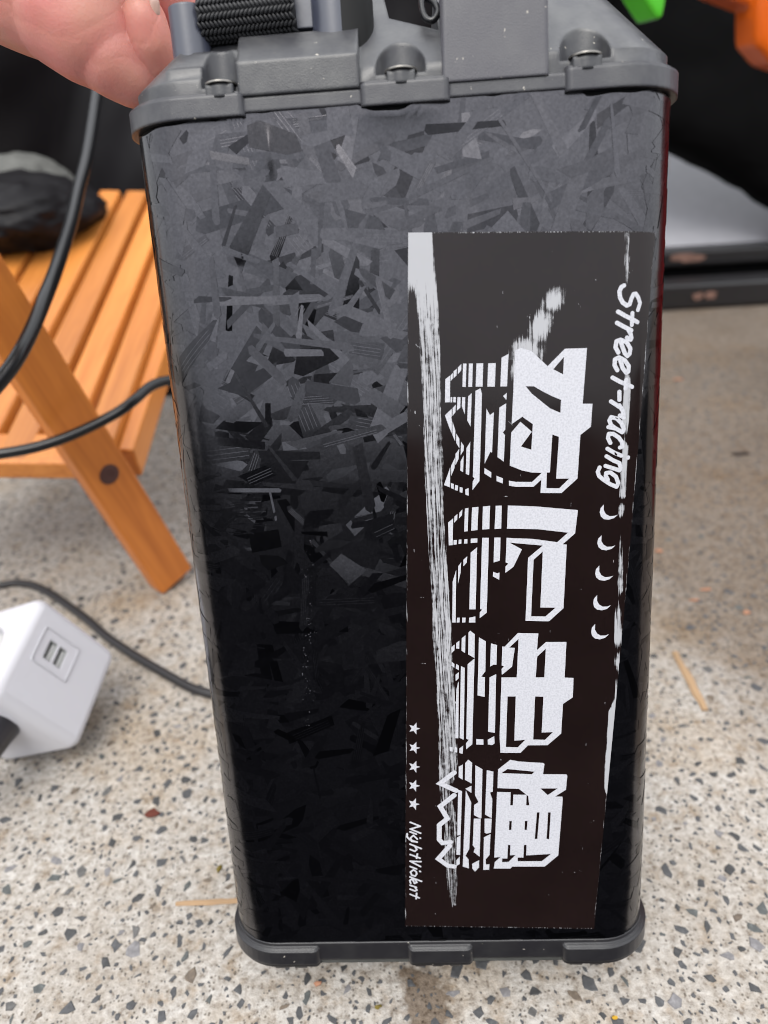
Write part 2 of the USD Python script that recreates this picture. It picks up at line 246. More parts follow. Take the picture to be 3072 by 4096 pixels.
plain('leaf_red', (0.0924, 0.0231, 0.0132), 0.7, 0.3)
plain('leaf_orange', (0.3036, 0.1518, 0.0924), 0.8, 0.3)
plain('leaf_yellow', (0.4092, 0.2376, 0.0198), 0.7, 0.3)
plain('leaf_olive', (0.132, 0.099, 0.0198), 0.7, 0.3)
plain('leaf_dark', (0.0132, 0.0086, 0.0079), 0.6, 0.4)
plain('added_fence_black', (0.008, 0.008, 0.008), 0.9, 0.05)
plain('red_paint', (0.1452, 0.004, 0.004), 0.3, 0.5)
plain('steel', (0.264, 0.264, 0.264), 0.35, 0.5, extra={'metallic': 1.0})

# ---------------------------------------------------------------- outlines of the print, 0.1 mm on the battery's front (across, up)
GLYPHS = [{"o":[[376,2621],[396,2630],[434,2616],[491,2560],[552,2618],[630,2616],[617,2419],[652,2417],[648,2334],[610,2305],[601,2142],[542,2089],[464,2093],[467,2144],[438,2118],[373,2121],[347,2127],[347,2146],[373,2140],[433,2137],[469,2170],[431,2173],[395,2183],[351,2203],[358,2327],[392,2365],[433,2326],[393,2273],[431,2259],[437,2354],[399,2383],[360,2358],[368,2488],[368,2496]],"h":[[[511,2548],[549,2590],[546,2528]],[[412,2493],[442,2491],[473,2471],[507,2452],[539,2437],[537,2390],[500,2408],[465,2438],[433,2466]],[[508,2312],[532,2302],[522,2145],[570,2143],[534,2108],[486,2111],[488,2170],[499,2170]]],"b":[[[123,2534],[141,2546],[137,2450],[119,2450]],[[143,2547],[151,2555],[150,2534],[142,2526]],[[154,2560],[166,2569],[164,2545],[153,2535]],[[170,2573],[183,2585],[181,2562],[169,2549]],[[189,2586],[201,2585],[196,2502],[184,2503]],[[210,2585],[224,2584],[219,2501],[205,2502]],[[237,2584],[261,2583],[257,2500],[232,2501]],[[279,2582],[306,2581],[301,2497],[274,2499]],[[327,2599],[352,2611],[345,2496],[321,2497]],[[140,2468],[146,2468],[145,2449],[139,2449]],[[150,2468],[159,2467],[158,2448],[149,2449]],[[165,2467],[176,2466],[174,2428],[161,2418]],[[182,2466],[193,2465],[190,2402],[180,2432]],[[204,2468],[217,2478],[210,2356],[198,2380]],[[231,2486],[249,2494],[254,2474],[248,2349],[237,2150],[210,2116],[212,2149],[219,2161],[213,2168],[222,2328]],[[117,2403],[143,2426],[142,2398],[140,2394],[142,2385],[140,2334],[131,2358]],[[146,2428],[158,2440],[156,2413],[145,2399]],[[144,2379],[153,2346],[151,2305],[142,2329]],[[156,2334],[167,2313],[166,2278],[155,2299]],[[173,2302],[183,2286],[181,2268],[170,2252]],[[192,2277],[207,2300],[199,2174],[187,2180]],[[151,2257],[165,2276],[162,2238],[149,2214]],[[169,2228],[181,2250],[177,2187],[167,2193]],[[104,2141],[130,2208],[126,2131]],[[133,2213],[149,2244],[145,2203],[132,2174]],[[130,2148],[141,2143],[140,2123],[130,2128]],[[146,2140],[157,2136],[155,2116],[144,2120]],[[163,2131],[174,2127],[172,2107],[162,2111]],[[183,2120],[196,2125],[196,2095],[183,2100]],[[269,2420],[281,2395],[296,2405],[286,2255],[280,2259],[258,2215]],[[257,2199],[282,2181],[281,2160],[256,2178]],[[301,2167],[325,2156],[324,2136],[301,2147]],[[330,2462],[344,2473],[342,2447]],[[316,2421],[341,2435],[336,2339],[327,2328],[335,2319],[329,2219],[306,2238]]],"l":[]},{"o":[[342,2050],[436,2043],[604,2020],[594,1929],[548,1888],[563,1886],[552,1626],[496,1573],[404,1578],[416,1839],[472,1886],[346,1903],[393,1874],[360,1805],[328,1781],[329,1807],[340,1819],[330,1824],[335,1923],[435,1914],[527,1897],[567,1933],[452,1952],[337,1959]],"h":[[[472,1862],[462,1632],[521,1629],[482,1594],[426,1597],[437,1830]]],"b":[[[296,2051],[319,2051],[315,1960],[290,1960]],[[248,2051],[275,2052],[270,1961],[243,1960]],[[207,2049],[231,2050],[225,1959],[201,1957]],[[180,2046],[193,2048],[188,1956],[174,1955]],[[159,2031],[170,2043],[168,2020],[156,2008]],[[139,2016],[151,2026],[149,2004],[137,1991]],[[114,1994],[134,2009],[129,1903],[114,1903]],[[133,1923],[146,1923],[144,1905],[132,1904]],[[153,1924],[163,1924],[162,1907],[151,1906]],[[174,1925],[186,1925],[185,1907],[172,1907]],[[199,1926],[224,1926],[223,1909],[198,1908]],[[242,1927],[268,1926],[253,1619],[225,1597],[226,1622],[236,1633],[227,1635],[241,1905]],[[288,1926],[312,1925],[308,1832],[284,1826]],[[281,1788],[297,1781],[306,1784],[304,1754],[280,1769]],[[197,1870],[222,1890],[210,1635],[185,1636]],[[168,1842],[183,1855],[181,1830],[167,1815]],[[147,1816],[159,1832],[156,1791],[144,1745]],[[124,1755],[139,1802],[130,1582],[116,1583]],[[136,1602],[147,1602],[145,1582],[134,1582]],[[156,1602],[170,1601],[168,1581],[155,1581]],[[183,1600],[208,1605],[207,1579],[182,1580]]],"l":[]},{"o":[[311,1472],[321,1471],[374,1528],[454,1523],[448,1451],[484,1485],[564,1482],[558,1327],[593,1324],[591,1238],[552,1210],[545,1075],[490,1023],[410,1025],[378,990],[296,993],[294,1071],[306,1337],[367,1335],[376,1502],[339,1466],[361,1464],[349,1383],[308,1348],[307,1374],[317,1386],[308,1389]],"h":[[[449,1423],[483,1456],[477,1331],[443,1332]],[[329,1251],[362,1250],[354,1048],[399,1051],[368,1017],[319,1020]],[[440,1247],[473,1245],[466,1082],[512,1083],[479,1048],[431,1051]]],"b":[[[267,1487],[291,1479],[287,1393],[275,1394],[261,1386]],[[220,1515],[247,1497],[242,1366],[225,1343],[240,1340],[237,1252],[208,1260]],[[179,1537],[186,1545],[204,1529],[200,1426],[175,1443]],[[152,1514],[167,1526],[163,1449],[149,1460]],[[129,1494],[142,1504],[140,1468],[128,1470]],[[110,1477],[123,1488],[121,1463],[109,1451]],[[172,1400],[200,1424],[181,1037],[155,1014],[155,1042],[167,1058],[157,1063]],[[145,1393],[160,1384],[146,1059],[130,1068]],[[126,1403],[137,1395],[136,1375],[124,1383]],[[108,1414],[119,1403],[118,1386],[107,1396]],[[122,1355],[136,1367],[134,1339],[122,1327]],[[132,1325],[134,1319],[124,1066],[112,1068],[123,1287]],[[258,1339],[285,1352],[275,1087],[247,1093]],[[198,1061],[227,1058],[227,1033],[197,1035]],[[245,1056],[272,1072],[273,1038],[262,1030],[245,1034]],[[127,1019],[143,1031],[140,993],[126,998]],[[109,1028],[118,1022],[117,1000],[108,1003]],[[86,1029],[99,1026],[98,1005],[87,1008]]],"l":[]},{"o":[[285,915],[336,959],[373,950],[472,940],[477,935],[471,887],[567,884],[571,877],[566,810],[521,778],[551,777],[553,766],[535,486],[477,430],[337,433],[329,423],[258,425],[263,458],[289,484],[261,481],[279,807],[336,804],[333,741],[344,740],[347,792],[402,790],[400,739],[413,738],[409,783],[371,819],[281,826]],"h":[[[298,897],[324,916],[436,900],[425,888]],[[460,819],[532,817],[490,786]],[[328,664],[339,663],[336,618],[326,619]],[[394,662],[405,662],[402,617],[392,617]],[[445,703],[456,703],[446,571],[435,571]],[[492,702],[503,701],[496,569],[485,570]],[[321,544],[331,544],[329,491],[353,493],[322,457],[294,457],[295,476],[317,475]],[[389,542],[400,542],[398,489],[504,494],[465,458],[362,460],[361,479],[386,478]]],"b":[[[238,913],[265,905],[261,809],[249,805],[258,772],[254,679],[226,698]],[[191,938],[220,918],[210,680],[204,680],[179,697],[181,746],[200,760],[186,794]],[[162,965],[178,950],[173,851],[146,869],[149,949]],[[146,826],[172,840],[171,805]],[[148,818],[169,759],[154,527],[137,493],[150,474],[150,428],[124,438]],[[122,933],[139,943],[136,870],[120,883]],[[116,822],[132,815],[119,599],[105,597]],[[178,679],[207,678],[198,487],[173,511],[179,531],[170,545]],[[224,678],[254,677],[249,607],[231,603],[222,608]],[[219,585],[247,600],[241,495],[224,473],[224,447],[240,447],[237,419],[212,419]],[[165,451],[195,469],[194,432],[176,411],[165,427]],[[103,586],[119,597],[114,498],[98,499]],[[97,471],[112,489],[111,452],[96,441]]],"l":[[[102,905],[41,855],[107,818]],[[98,796],[37,743],[66,682],[30,651],[27,578],[40,560],[75,564]],[[71,545],[19,480],[59,444],[87,439]]]}]
STREET = [[[754,2822],[745,2817],[739,2803],[742,2782],[751,2765],[766,2754],[776,2758],[782,2777],[789,2791],[798,2792],[808,2779],[816,2760],[808,2737]],[[736,2735],[762,2719],[808,2695]],[[787,2727],[786,2687]],[[733,2697],[758,2682],[785,2668]],[[773,2672],[783,2655],[786,2641],[783,2636],[769,2644]],[[740,2594],[730,2613],[733,2634],[747,2638],[769,2628],[783,2605],[781,2587],[773,2580],[763,2590],[752,2619],[747,2636]],[[738,2532],[728,2550],[729,2571],[742,2577],[763,2566],[779,2544],[778,2525],[770,2521],[757,2538],[746,2572]],[[722,2507],[748,2491],[794,2469]],[[771,2496],[769,2465]],[[747,2455],[748,2426]],[[718,2422],[741,2406],[756,2395]],[[748,2406],[761,2385],[766,2360],[751,2369]],[[711,2329],[738,2322],[761,2307],[767,2318],[757,2341],[740,2359],[720,2365],[714,2353],[720,2336],[733,2325]],[[719,2270],[710,2289],[713,2304],[729,2303],[748,2289],[761,2271],[763,2253],[754,2251]],[[709,2249],[735,2232],[760,2220]],[[786,2211],[786,2210]],[[706,2221],[731,2204],[753,2193],[759,2174],[754,2165],[732,2174],[703,2185]],[[682,2180],[675,2164],[680,2148],[695,2134],[721,2115],[745,2103],[751,2118],[742,2142],[722,2159],[706,2158],[705,2147],[713,2131]]]
NIGHT = [[[-94,668],[-52,647]],[[-52,647],[-95,634]],[[-95,634],[-52,612]],[[-97,620],[-71,608]],[[-55,588],[-54,586]],[[-68,583],[-83,602],[-96,590],[-92,572],[-71,569]],[[-69,567],[-101,581],[-111,595],[-110,611]],[[-100,558],[-53,534]],[[-79,547],[-72,530],[-81,521],[-101,531]],[[-102,505],[-60,485]],[[-71,507],[-75,485]],[[-57,467],[-104,471]],[[-104,471],[-60,442]],[[-105,443],[-78,430]],[[-64,418],[-62,416]],[[-80,416],[-91,426],[-105,415],[-100,398],[-85,393],[-78,405],[-80,416]],[[-108,389],[-59,365]],[[-107,356],[-110,370],[-99,380],[-86,374],[-80,360],[-90,355],[-97,374]],[[-110,346],[-83,334]],[[-89,336],[-81,319],[-90,315],[-111,325]],[[-112,298],[-73,278]],[[-83,303],[-87,274]]]
MOONS = [[[700,2037],[688,2024],[685,2007],[690,1991],[701,1980],[719,1977],[738,1982],[753,1995],[738,1991],[722,1991],[708,2000],[700,2015]],[[694,1917],[681,1904],[678,1886],[683,1870],[695,1859],[713,1856],[732,1861],[746,1874],[732,1870],[715,1870],[701,1880],[693,1895]],[[687,1796],[675,1782],[672,1764],[676,1748],[688,1737],[707,1733],[726,1738],[741,1752],[726,1748],[709,1748],[695,1757],[687,1773]],[[681,1675],[669,1661],[666,1643],[670,1626],[682,1614],[701,1611],[720,1616],[735,1631],[720,1626],[703,1626],[689,1636],[681,1651]],[[675,1554],[663,1540],[660,1521],[664,1504],[676,1492],[695,1488],[715,1494],[730,1509],[715,1504],[697,1504],[683,1514],[675,1530]]]
STARS = [[[-31,1117],[-46,1122],[-45,1145],[-59,1129],[-75,1135],[-67,1118],[-76,1104],[-59,1107],[-48,1090],[-47,1111]],[[-35,1027],[-51,1032],[-50,1055],[-64,1040],[-79,1045],[-71,1028],[-80,1014],[-64,1017],[-52,1000],[-51,1021]],[[-39,937],[-55,942],[-54,966],[-68,950],[-84,955],[-76,938],[-85,923],[-68,927],[-57,909],[-56,931]],[[-44,846],[-60,852],[-59,875],[-73,859],[-89,865],[-81,847],[-90,832],[-73,836],[-62,818],[-61,840]],[[-49,756],[-65,762],[-64,786],[-78,770],[-94,775],[-86,757],[-95,743],[-78,746],[-67,728],[-65,751]]]
STICKER = [[13,3041],[875,2993],[-143,127],[693,98]]
BAND = [[[13,3040],[95,3035]],[[9,2962],[99,2957]],[[7,2899],[104,2893]],[[20,2872],[107,2867]],[[26,2812],[109,2808]],[[33,2636],[114,2632]],[[31,2408],[112,2404]],[[27,2047],[106,2043]],[[33,1660],[116,1657]],[[35,1456],[117,1453]],[[38,1316],[121,1313]],[[36,1100],[125,1097]],[[33,951],[128,948]],[[31,799],[91,797]],[[45,642],[116,640]],[[40,482],[101,480]],[[47,317],[103,316]],[[59,250],[94,249]]]
REDGE = [[[749,2995],[767,2994],0.5],[[753,2907],[772,2906],0.5],[[757,2823],[770,2822],0.35],[[762,2705],[771,2705],0.2],[[763,2552],[777,2551],0.3],[[761,2485],[789,2483],0.9],[[759,2348],[786,2346],0.9],[[766,2277],[778,2276],0.3],[[762,2254],[783,2252],0.9],[[759,2062],[781,2060],0.9],[[762,2047],[777,2046],0],[[756,2026],[777,2024],0.9],[[754,1995],[776,1993],0.8],[[757,1976],[771,1975],0],[[757,1781],[779,1779],0.7],[[755,1749],[780,1746],0.5],[[758,1723],[778,1720],0.8],[[759,1683],[779,1681],0.7],[[755,1658],[772,1656],0.1],[[750,1592],[776,1589],0.7],[[750,1485],[779,1481],1],[[757,1436],[772,1435],0.3],[[755,1389],[774,1387],0.8],[[760,1333],[770,1332],0.3],[[756,1221],[767,1220],0.9],[[750,1207],[763,1206],1],[[738,1165],[761,1163],1.3],[[734,1006],[759,1004],1.5],[[728,812],[751,811],1.5],[[731,782],[741,781],0.4],[[731,766],[736,766],0]]
BLOBS = [[[511,2786],45,60,-30],[[467,2701],50,85,-25],[[417,2612],75,75,-30],[[378,2550],25,70,0]]
# ---------------------------------------------------------------- ground
gx = np.r_[np.linspace(-12, -0.6, 14), np.linspace(-0.5, 0.9, 29), np.linspace(1.1, 12, 12)]; gy = np.r_[np.linspace(-12, 0.1, 12), np.linspace(0.15, 1.5, 28), np.linspace(1.8, 14, 12)]
GX, GY = np.meshgrid(gx, gy); V = np.c_[GX.ravel(), GY.ravel(), np.zeros(GX.size)]; nx = len(gx)
F = np.array([[j * nx + i, j * nx + i + 1, (j + 1) * nx + i + 1, (j + 1) * nx + i] for j in range(len(gy) - 1) for i in range(nx - 1)])
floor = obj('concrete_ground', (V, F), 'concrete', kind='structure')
V = np.array([[-8, -11, .004], [8, -11, .004], [8, 0.160, .004], [-8, 0.160, .004]], float)
obj('asphalt', (V, np.array([[0, 1, 2, 3]])), 'asphalt', kind='structure')  # added unseen near-black sheet that darkens what the lower film reflects

# exposed aggregate: angular chips set flush in the concrete
def chip(r, seed):
    g = np.random.default_rng(seed); n = int(g.integers(5, 9)); a = np.sort((np.arange(n) + g.uniform(-0.45, 0.45, n)) * 2 * np.pi / n)
    el = g.uniform(0.35, 0.95); rr = r * g.uniform(0.55, 1.35, n); t = g.uniform(0, np.pi)
    x, y = rr * np.cos(a), rr * np.sin(a) * el
    x, y = x * np.cos(t) - y * np.sin(t), x * np.sin(t) + y * np.cos(t)
    h = g.uniform(0.0001, 0.0007); tl = g.uniform(-0.06, 0.06, 2)
    ring = lambda s, z: np.c_[x * s, y * s, z + (x * tl[0] + y * tl[1]) * s]
    V = np.vstack([ring(1.04, np.full(n, -0.0012)), ring(1.0, np.full(n, 0.00004 + h * 0.2)), ring(0.86, np.full(n, h)), [[0, 0, h * 1.1]]])
    F = []
    for k in range(2):
        for i in range(n):
            j = (i + 1) % n; F += [[k * n + i, k * n + j, (k + 1) * n + j], [k * n + i, (k + 1) * n + j, (k + 1) * n + i]]
    for i in range(n): F.append([2 * n + i, 2 * n + (i + 1) % n, 3 * n])
    return V, np.array(F)
g = np.random.default_rng(21); cells = {}; chips = []
N = 42000
px = g.uniform(-0.62, 0.80, N); py = 0.15 + 0.95 * g.uniform(0, 1, N) ** 1.25; pr = np.clip(np.exp(g.normal(math.log(0.00125), 0.56, N)), 0.0004, 0.0040)
for i in np.argsort(-pr):
    x, y, r = px[i], py[i], pr[i]; c = (int(x // 0.014), int(y // 0.014)); ok = True
    for a in (-1, 0, 1):
        for b in (-1, 0, 1):
            for (x2, y2, r2) in cells.get((c[0] + a, c[1] + b), ()):
                if (x - x2) ** 2 + (y - y2) ** 2 < (r + r2 + 0.0004) ** 2: ok = False
    if ok:
        cells.setdefault(c, []).append((x, y, r)); chips.append((x, y, r))
def score(c):
    u, v = project((c[0], c[1], 0))
    if not (0 < u < 3072 and 0 < v < 4096): return 0
    left, right = 560 + 0.129 * (v - 540), 2674 - 0.037 * (v - 388)
    if left < u < right and v < 3860: return 0
    return c[2] / np.linalg.norm(np.array([c[0], c[1], 0]) - EYE)
order = sorted(range(len(chips)), key=lambda i: -score(chips[i])); rest = []
for k, i in enumerate(order):
    x, y, r = chips[i]; v, f = chip(r, i)
    if k < 300: obj('stone', (v + [x, y, 0], f), 'stone_' + 'aabbaabcdefa'[i % 12], floor)
    else: rest.append((v + [x, y, 0], f))
o = 0; Vs, Fs = [], []
for v, f in rest: Vs.append(v); Fs.append(f + o); o += len(v)
obj('aggregate', (np.vstack(Vs), np.vstack(Fs)), 'stone_mixed', floor, kind='stuff')

# ---------------------------------------------------------------- battery
BR = np.array([[9.98456962e-01, 5.55310356e-02, 0], [-5.35108558e-02, 9.62133803e-01, 2.67273520e-01], [1.48419754e-02, -2.66861106e-01, 9.63620706e-01]])
BO = np.array([0.01281101, 0.18497716, 0.04199292])
def B(p): return np.asarray(p) @ BR.T + BO                      # battery's own frame -> world
def BL(x, y, yy):                                                 # point of the plane y = yy of the battery's frame along a sight line
    d = BR.T @ ray(x, y); o = BR.T @ (EYE - BO); t = (yy - o[1]) / d[1]; return o + t * d
HW, DEP, RC, HT = 0.095, 0.105, 0.022, 0.3445
FL = HW - RC
bat = UsdGeom.Xform.Define(stage, '/World/battery_pack')
M4 = np.eye(4); M4[:3, :3] = BR.T; M4[3, :3] = BO
bat.AddTransformOp().Set(Gf.Matrix4d(M4.tolist()))
bat = tag(bat.GetPrim(), 'tall black battery pack wrapped in forged carbon film with a worn black and white sticker', 'battery')

def rrect(off, r=RC, seg=48, x0=None, x1=None):
    w, d, r = 2 * (HW + off), DEP + 2 * off, r + off
    return m3.CrossSection.square([w - 2 * r, d - 2 * r], True).offset(r, m3.JoinType.Round, 2.0, seg).translate([0, DEP / 2])
def slab(cs, z0, z1): return m3.Manifold.extrude(cs, z1 - z0).translate([0, 0, z0])
def cyl(x, y, r, z0, z1, seg=40, r2=None): return m3.Manifold.cylinder(z1 - z0, r, r if r2 is None else r2, seg).translate([x, y, z0])
def cuboid(x0, x1, y0, y1, z0, z1): return m3.Manifold.cube([x1 - x0, y1 - y0, z1 - z0]).translate([x0, y0, z0])
def ring(cs, z):
    return [[float(p[0]), float(p[1]), z] for c in cs.to_polygons() for p in c]

obj('body', slab(rrect(-0.0004), 0.0, HT + 0.003), 'case_black', bat, smooth=30)

# --- lid: sloping hood with a recess above each bolt, raised panels, and a flange with thicker lugs
top = m3.CrossSection.square([0.100, 0.040], True).offset(0.012, m3.JoinType.Round, 2.0, 32).translate([0.008, 0.065])
hood = m3.Manifold.hull_points(np.array(ring(rrect(-0.0012), 0.348) + ring(rrect(-0.0012), 0.3565) + ring(top, 0.392)))
clipL = m3.CrossSection.square([0.2, 0.2]).translate([-0.2523, -0.166]) 
lb = m3.Manifold.hull_points(np.array(ring(rrect(-0.0020) ^ clipL, 0.3510) + ring(rrect(-0.0020) ^ clipL, 0.3574) + [[x, y, 0.3668] for x, y in ((-0.0770, 0.0110), (-0.0735, 0.0068), (-0.0523, 0.0068), (-0.0523, 0.034), (-0.0770, 0.034))]))
lb = lb + m3.Manifold.hull_points(np.array([[x, y, 0.351] for x, y in ((-0.0830, 0.006), (-0.0785, 0.0020), (-0.0523, 0.0020), (-0.0523, 0.03), (-0.083, 0.03))] + [[x, y, 0.3612] for x, y in ((-0.0815, 0.008), (-0.0770, 0.0030), (-0.0523, 0.0030), (-0.0523, 0.03), (-0.0815, 0.03))]))
hood = hood + lb
# raised panel between the left and middle bolts
pn = lambda x0, x1, pts: m3.Manifold.hull_points(np.array([[x, y, z] for x in (x0, x1) for y, z in pts]))
hood = hood + pn(-0.0530, -0.0125, [(-0.0014, 0.350), (-0.0014, 0.3602), (-0.0004, 0.3610), (0.0075, 0.3700), (0.0100, 0.3715), (0.022, 0.3725), (0.022, 0.350)])
# tall connector cover
cover = m3.Manifold.hull_points(np.array(ring(m3.CrossSection.square([0.0325, 0.030], True).offset(0.0012, m3.JoinType.Round, 2.0, 16).translate([0.0322, 0.0148]), 0.3495) + ring(m3.CrossSection.square([0.0315, 0.030], True).offset(0.0012, m3.JoinType.Round, 2.0, 16).translate([0.0324, 0.0156]), 0.381)))
BOLTS = [(-0.0592, 0.0066), (0.0013, 0.0082), (0.0617, 0.0082)]
for x, r in BOLTS:
    hood = hood - cyl(x, 0.0012, r, 0.3540, 0.42, 48)
# scalloped notch in the rear of the top between handle and cover
hood = hood - m3.Manifold.hull_points(np.array([[x, y, z] for y in (0.0130, 0.2) for x, z in ((-0.006, 0.40), (-0.002, 0.3768), (0.008, 0.3744), (0.0145, 0.3700), (0.0145, 0.40))]))
flange = slab(rrect(0.0008), 0.3452, 0.3500)
def lugset(off, rd, spans, z0, z1):
    out = m3.Manifold()
    for xa, xb in spans:
        c = rrect(off) ^ m3.CrossSection.square([xb - xa, 0.4]).translate([xa, -0.2])
        out = out + slab(c.offset(-rd, m3.JoinType.Round, 2.0, 24).offset(rd, m3.JoinType.Round, 2.0, 24), z0, z1)
    return out
SP = ((-0.2, -0.0515), (-0.0125, 0.0172), (0.0548, 0.2))
lugs = lugset(0.0026, 0.0022, SP, 0.3440, 0.3509) + lugset(0.0014, 0.0022, SP, 0.3509, 0.3518)
posts = m3.Manifold()
for x, r in BOLTS:
    posts = posts + (cyl(x, 0.0016, 0.0046, 0.3500, 0.3542, 40) + cuboid(x - 0.0046, x + 0.0046, -0.0022, 0.002, 0.3500, 0.3540))
lid = obj('lid', hood + posts, 'lid_plastic', bat, smooth=32)
obj('flange', flange + lugs, 'flange_plastic', lid, smooth=32)
obj('connector_cover', cover, 'cover_plastic', lid, smooth=32)
for x, r in BOLTS: obj('bolt', cyl(x, 0.0016, 0.0054, 0.3543, 0.3550, 40) + cyl(x, 0.0030, 0.0030, 0.3550, 0.3556, 6), 'bolt_metal', lid, smooth=30)

# --- handle: two brackets and a braided grip
hx = BL(750, 60, 0.012); hx2 = BL(1335, 50, 0.013)
obj('handle_bracket', cyl(hx[0], 0.013, 0.0066, 0.352, BL(750, 6, 0.0065)[2], 40), 'bracket_metal', bat, smooth=40)
obj('handle_bracket', cyl(hx2[0], 0.015, 0.0078, 0.352, 0.410, 40) + cuboid(hx2[0] - 0.022, hx2[0], 0.0125, 0.0175, 0.3735, 0.409), 'bracket_metal', bat, smooth=40)
obj('bracket_socket', cyl(hx2[0] + 0.0035, 0.0175, 0.0098, 0.352, 0.3815, 40), 'black_gap', bat, smooth=40)
gz = BL(1000, 48, 0.012)[2]; g0, g1 = BL(800, 50, 0.012)[0], BL(1182, 50, 0.012)[0]
grip = thing('grip', parent=bat)
ra, rb = 0.0072, 0.0080
cx_ = (g0 + g1) / 2
t = tube([[g0, 0.0135, gz - 0.0004], [cx_, 0.0135, gz], [g1, 0.0135, gz + 0.0006]], 0.0070, 24, 4)
obj('core', t, 'webbing', grip, smooth=True)
Vs, Fs, o = [], [], 0
nrow, ncol = 22, 23
for k in range(nrow):
    th0 = 2 * np.pi * k / nrow
    for c in range(ncol):
        u0 = (c + 0.5 + 0.25 * (k % 2)) / ncol; tt = np.array([-0.55, -0.2, 0.2, 0.55]); sgn = 1 if k % 2 else -1
        u = u0 + tt * 0.95 / ncol; th = th0 + sgn * tt * 2 * np.pi / nrow * 0.85
        rad = 0.0071 + 0.0005 * np.cos(tt * 2.4)
        P = np.c_[g0 + (g1 - g0) * u, 0.0135 - rad * np.cos(th), gz - 0.0004 + 0.001 * u + rad * 1.08 * np.sin(th)]
        v, f = tube(P, np.array([0.00035, 0.00062, 0.00062, 0.00035]), 6, 1); Vs.append(v); Fs.append(f + o); o += len(v)
obj('braid', (np.vstack(Vs), np.vstack(Fs)), 'webbing', grip, smooth=True, kind='stuff')
# small wire loop beside the connector cover
w = [BL(1690, -40, 0.016), BL(1686, 20, 0.014), BL(1700, 70, 0.012), BL(1730, 82, 0.011), BL(1752, 50, 0.012), BL(1735, 10, 0.014), BL(1700, -8, 0.017), BL(1690, -30, 0.02)]
obj('wire_loop', tube(w, 0.0011, 10, 8), 'cable_rubber', bat, smooth=True)

# --- base: boot with three thicker lugs and feet
boot = slab(rrect(0.0006), -0.0055, 0.0040) 
SB = ((-0.2, -0.0540), (-0.0135, 0.0155), (0.0556, 0.2))
blugs = lugset(0.0028, 0.0026, SB, -0.0060, 0.0012) + lugset(0.0016, 0.0026, SB, -0.0082, -0.0060) + lugset(0.0018, 0.0026, SB, 0.0012, 0.0020)
base = obj('base', boot + blugs, 'base_plastic', bat, smooth=32)
obj('foot_plate', slab(rrect(-0.0012), -0.0090, -0.0050), 'foot_plastic', base, smooth=32)
for x0, x1, n in ((-0.076, -0.058, 2), (-0.0115, 0.012, 3), (0.058, 0.076, 2)):
    for k in range(n):
        a = x0 + (x1 - x0) * k / n; b = x0 + (x1 - x0) * (k + 0.82) / n
        obj('foot', m3.Manifold.hull_points(np.array([[a, -0.001, -0.007], [b, -0.001, -0.007], [a + .001, 0.0, -0.0105], [b - .001, 0.0, -0.0105], [a, 0.104, -0.008], [b, 0.104, -0.008], [a + .001, 0.104, -0.0145], [b - .001, 0.104, -0.0145]])), 'base_plastic', base)

# --- vinyl film over the body, and its flakes
DENTS = [(0.0240, 0.3135, 0.0022, 0.007, -0.0005), (0.0215, 0.300, 0.0030, 0.010, 0.0005), (0.0275, 0.300, 0.0016, 0.011, -0.0005), (0.0255, 0.290, 0.005, 0.004, -0.0004), (-0.0445, 0.3325, 0.0012, 0.006, 0.0005), (-0.0590, 0.297, 0.002, 0.002, -0.0002)]
def film_top(s):
    s = np.asarray(s); t = HT + 0.0012 + 0.0006 * np.sin(s * 160) - 0.0004 * np.sin(s * 410 + 1)
    t = t - 0.0030 * np.exp(-((s + 0.003) / 0.0090) ** 4) + 0.0012 * np.exp(-((s + 0.017) / 0.005) ** 2)
    t = t - 0.004 * (np.abs(s) > 0.058) * np.clip((np.abs(s) - 0.058) / 0.004, 0, 1) * 0.6
    return t
def surf(s, z, off):
    s = np.asarray(s, float); z = np.asarray(z, float); off = np.broadcast_to(np.asarray(off, float), s.shape).copy(); on = off < 0.0006
    for a, b, ws, wz, am in DENTS: off = off + on * am * np.exp(-((s - a) / ws) ** 2 - ((z - b) / wz) ** 2)
    off = off + on * 0.0013 * np.exp(-((s - 0.000) / 0.0135) ** 4) * np.clip((z - 0.331) / 0.011, 0, 1) ** 2        # lifted lip under the middle lug
    def xy(q):
        th = np.clip((np.abs(q) - FL) / RC, 0, np.pi / 2); e = np.maximum(np.abs(q) - FL - RC * np.pi / 2, 0); sg = np.sign(q)
        return np.where(np.abs(q) <= FL, q, sg * (FL + (RC + off) * np.sin(th))), np.where(np.abs(q) <= FL, -off, RC - (RC + off) * np.cos(th) + e)
    k = np.floor(s / CS + 1e-7); f = s / CS - k; x0, y0 = xy(k * CS); x1, y1 = xy((k + 1) * CS)
    return np.stack([x0 + (x1 - x0) * f, y0 + (y1 - y0) * f, z], -1)
CS = 0.002
def surf_n(s, z, off):
    d = 0.0003; dd = 0.0012 * (np.abs(s) > FL - 0.003) + d; a = surf(s + dd, z, off) - surf(s - dd, z, off); b = surf(s, z + d, off) - surf(s, z - d, off); n = np.cross(a, b); return n / np.linalg.norm(n, axis=-1, keepdims=True)
su = np.sort(np.unique(np.round(np.r_[np.arange(-63, 64) * CS, np.linspace(0.014, 0.034, 41)], 7))); zu = np.linspace(0, 1, 190); S_, Z_ = np.meshgrid(su, zu); Z_ = 0.0008 + Z_ * (film_top(S_) - 0.0008)
V = surf(S_, Z_, 0.0002).reshape(-1, 3); nx = len(su)
F = np.array([[j * nx + i, j * nx + i + 1, (j + 1) * nx + i + 1, (j + 1) * nx + i] for j in range(len(zu) - 1) for i in range(nx - 1)])
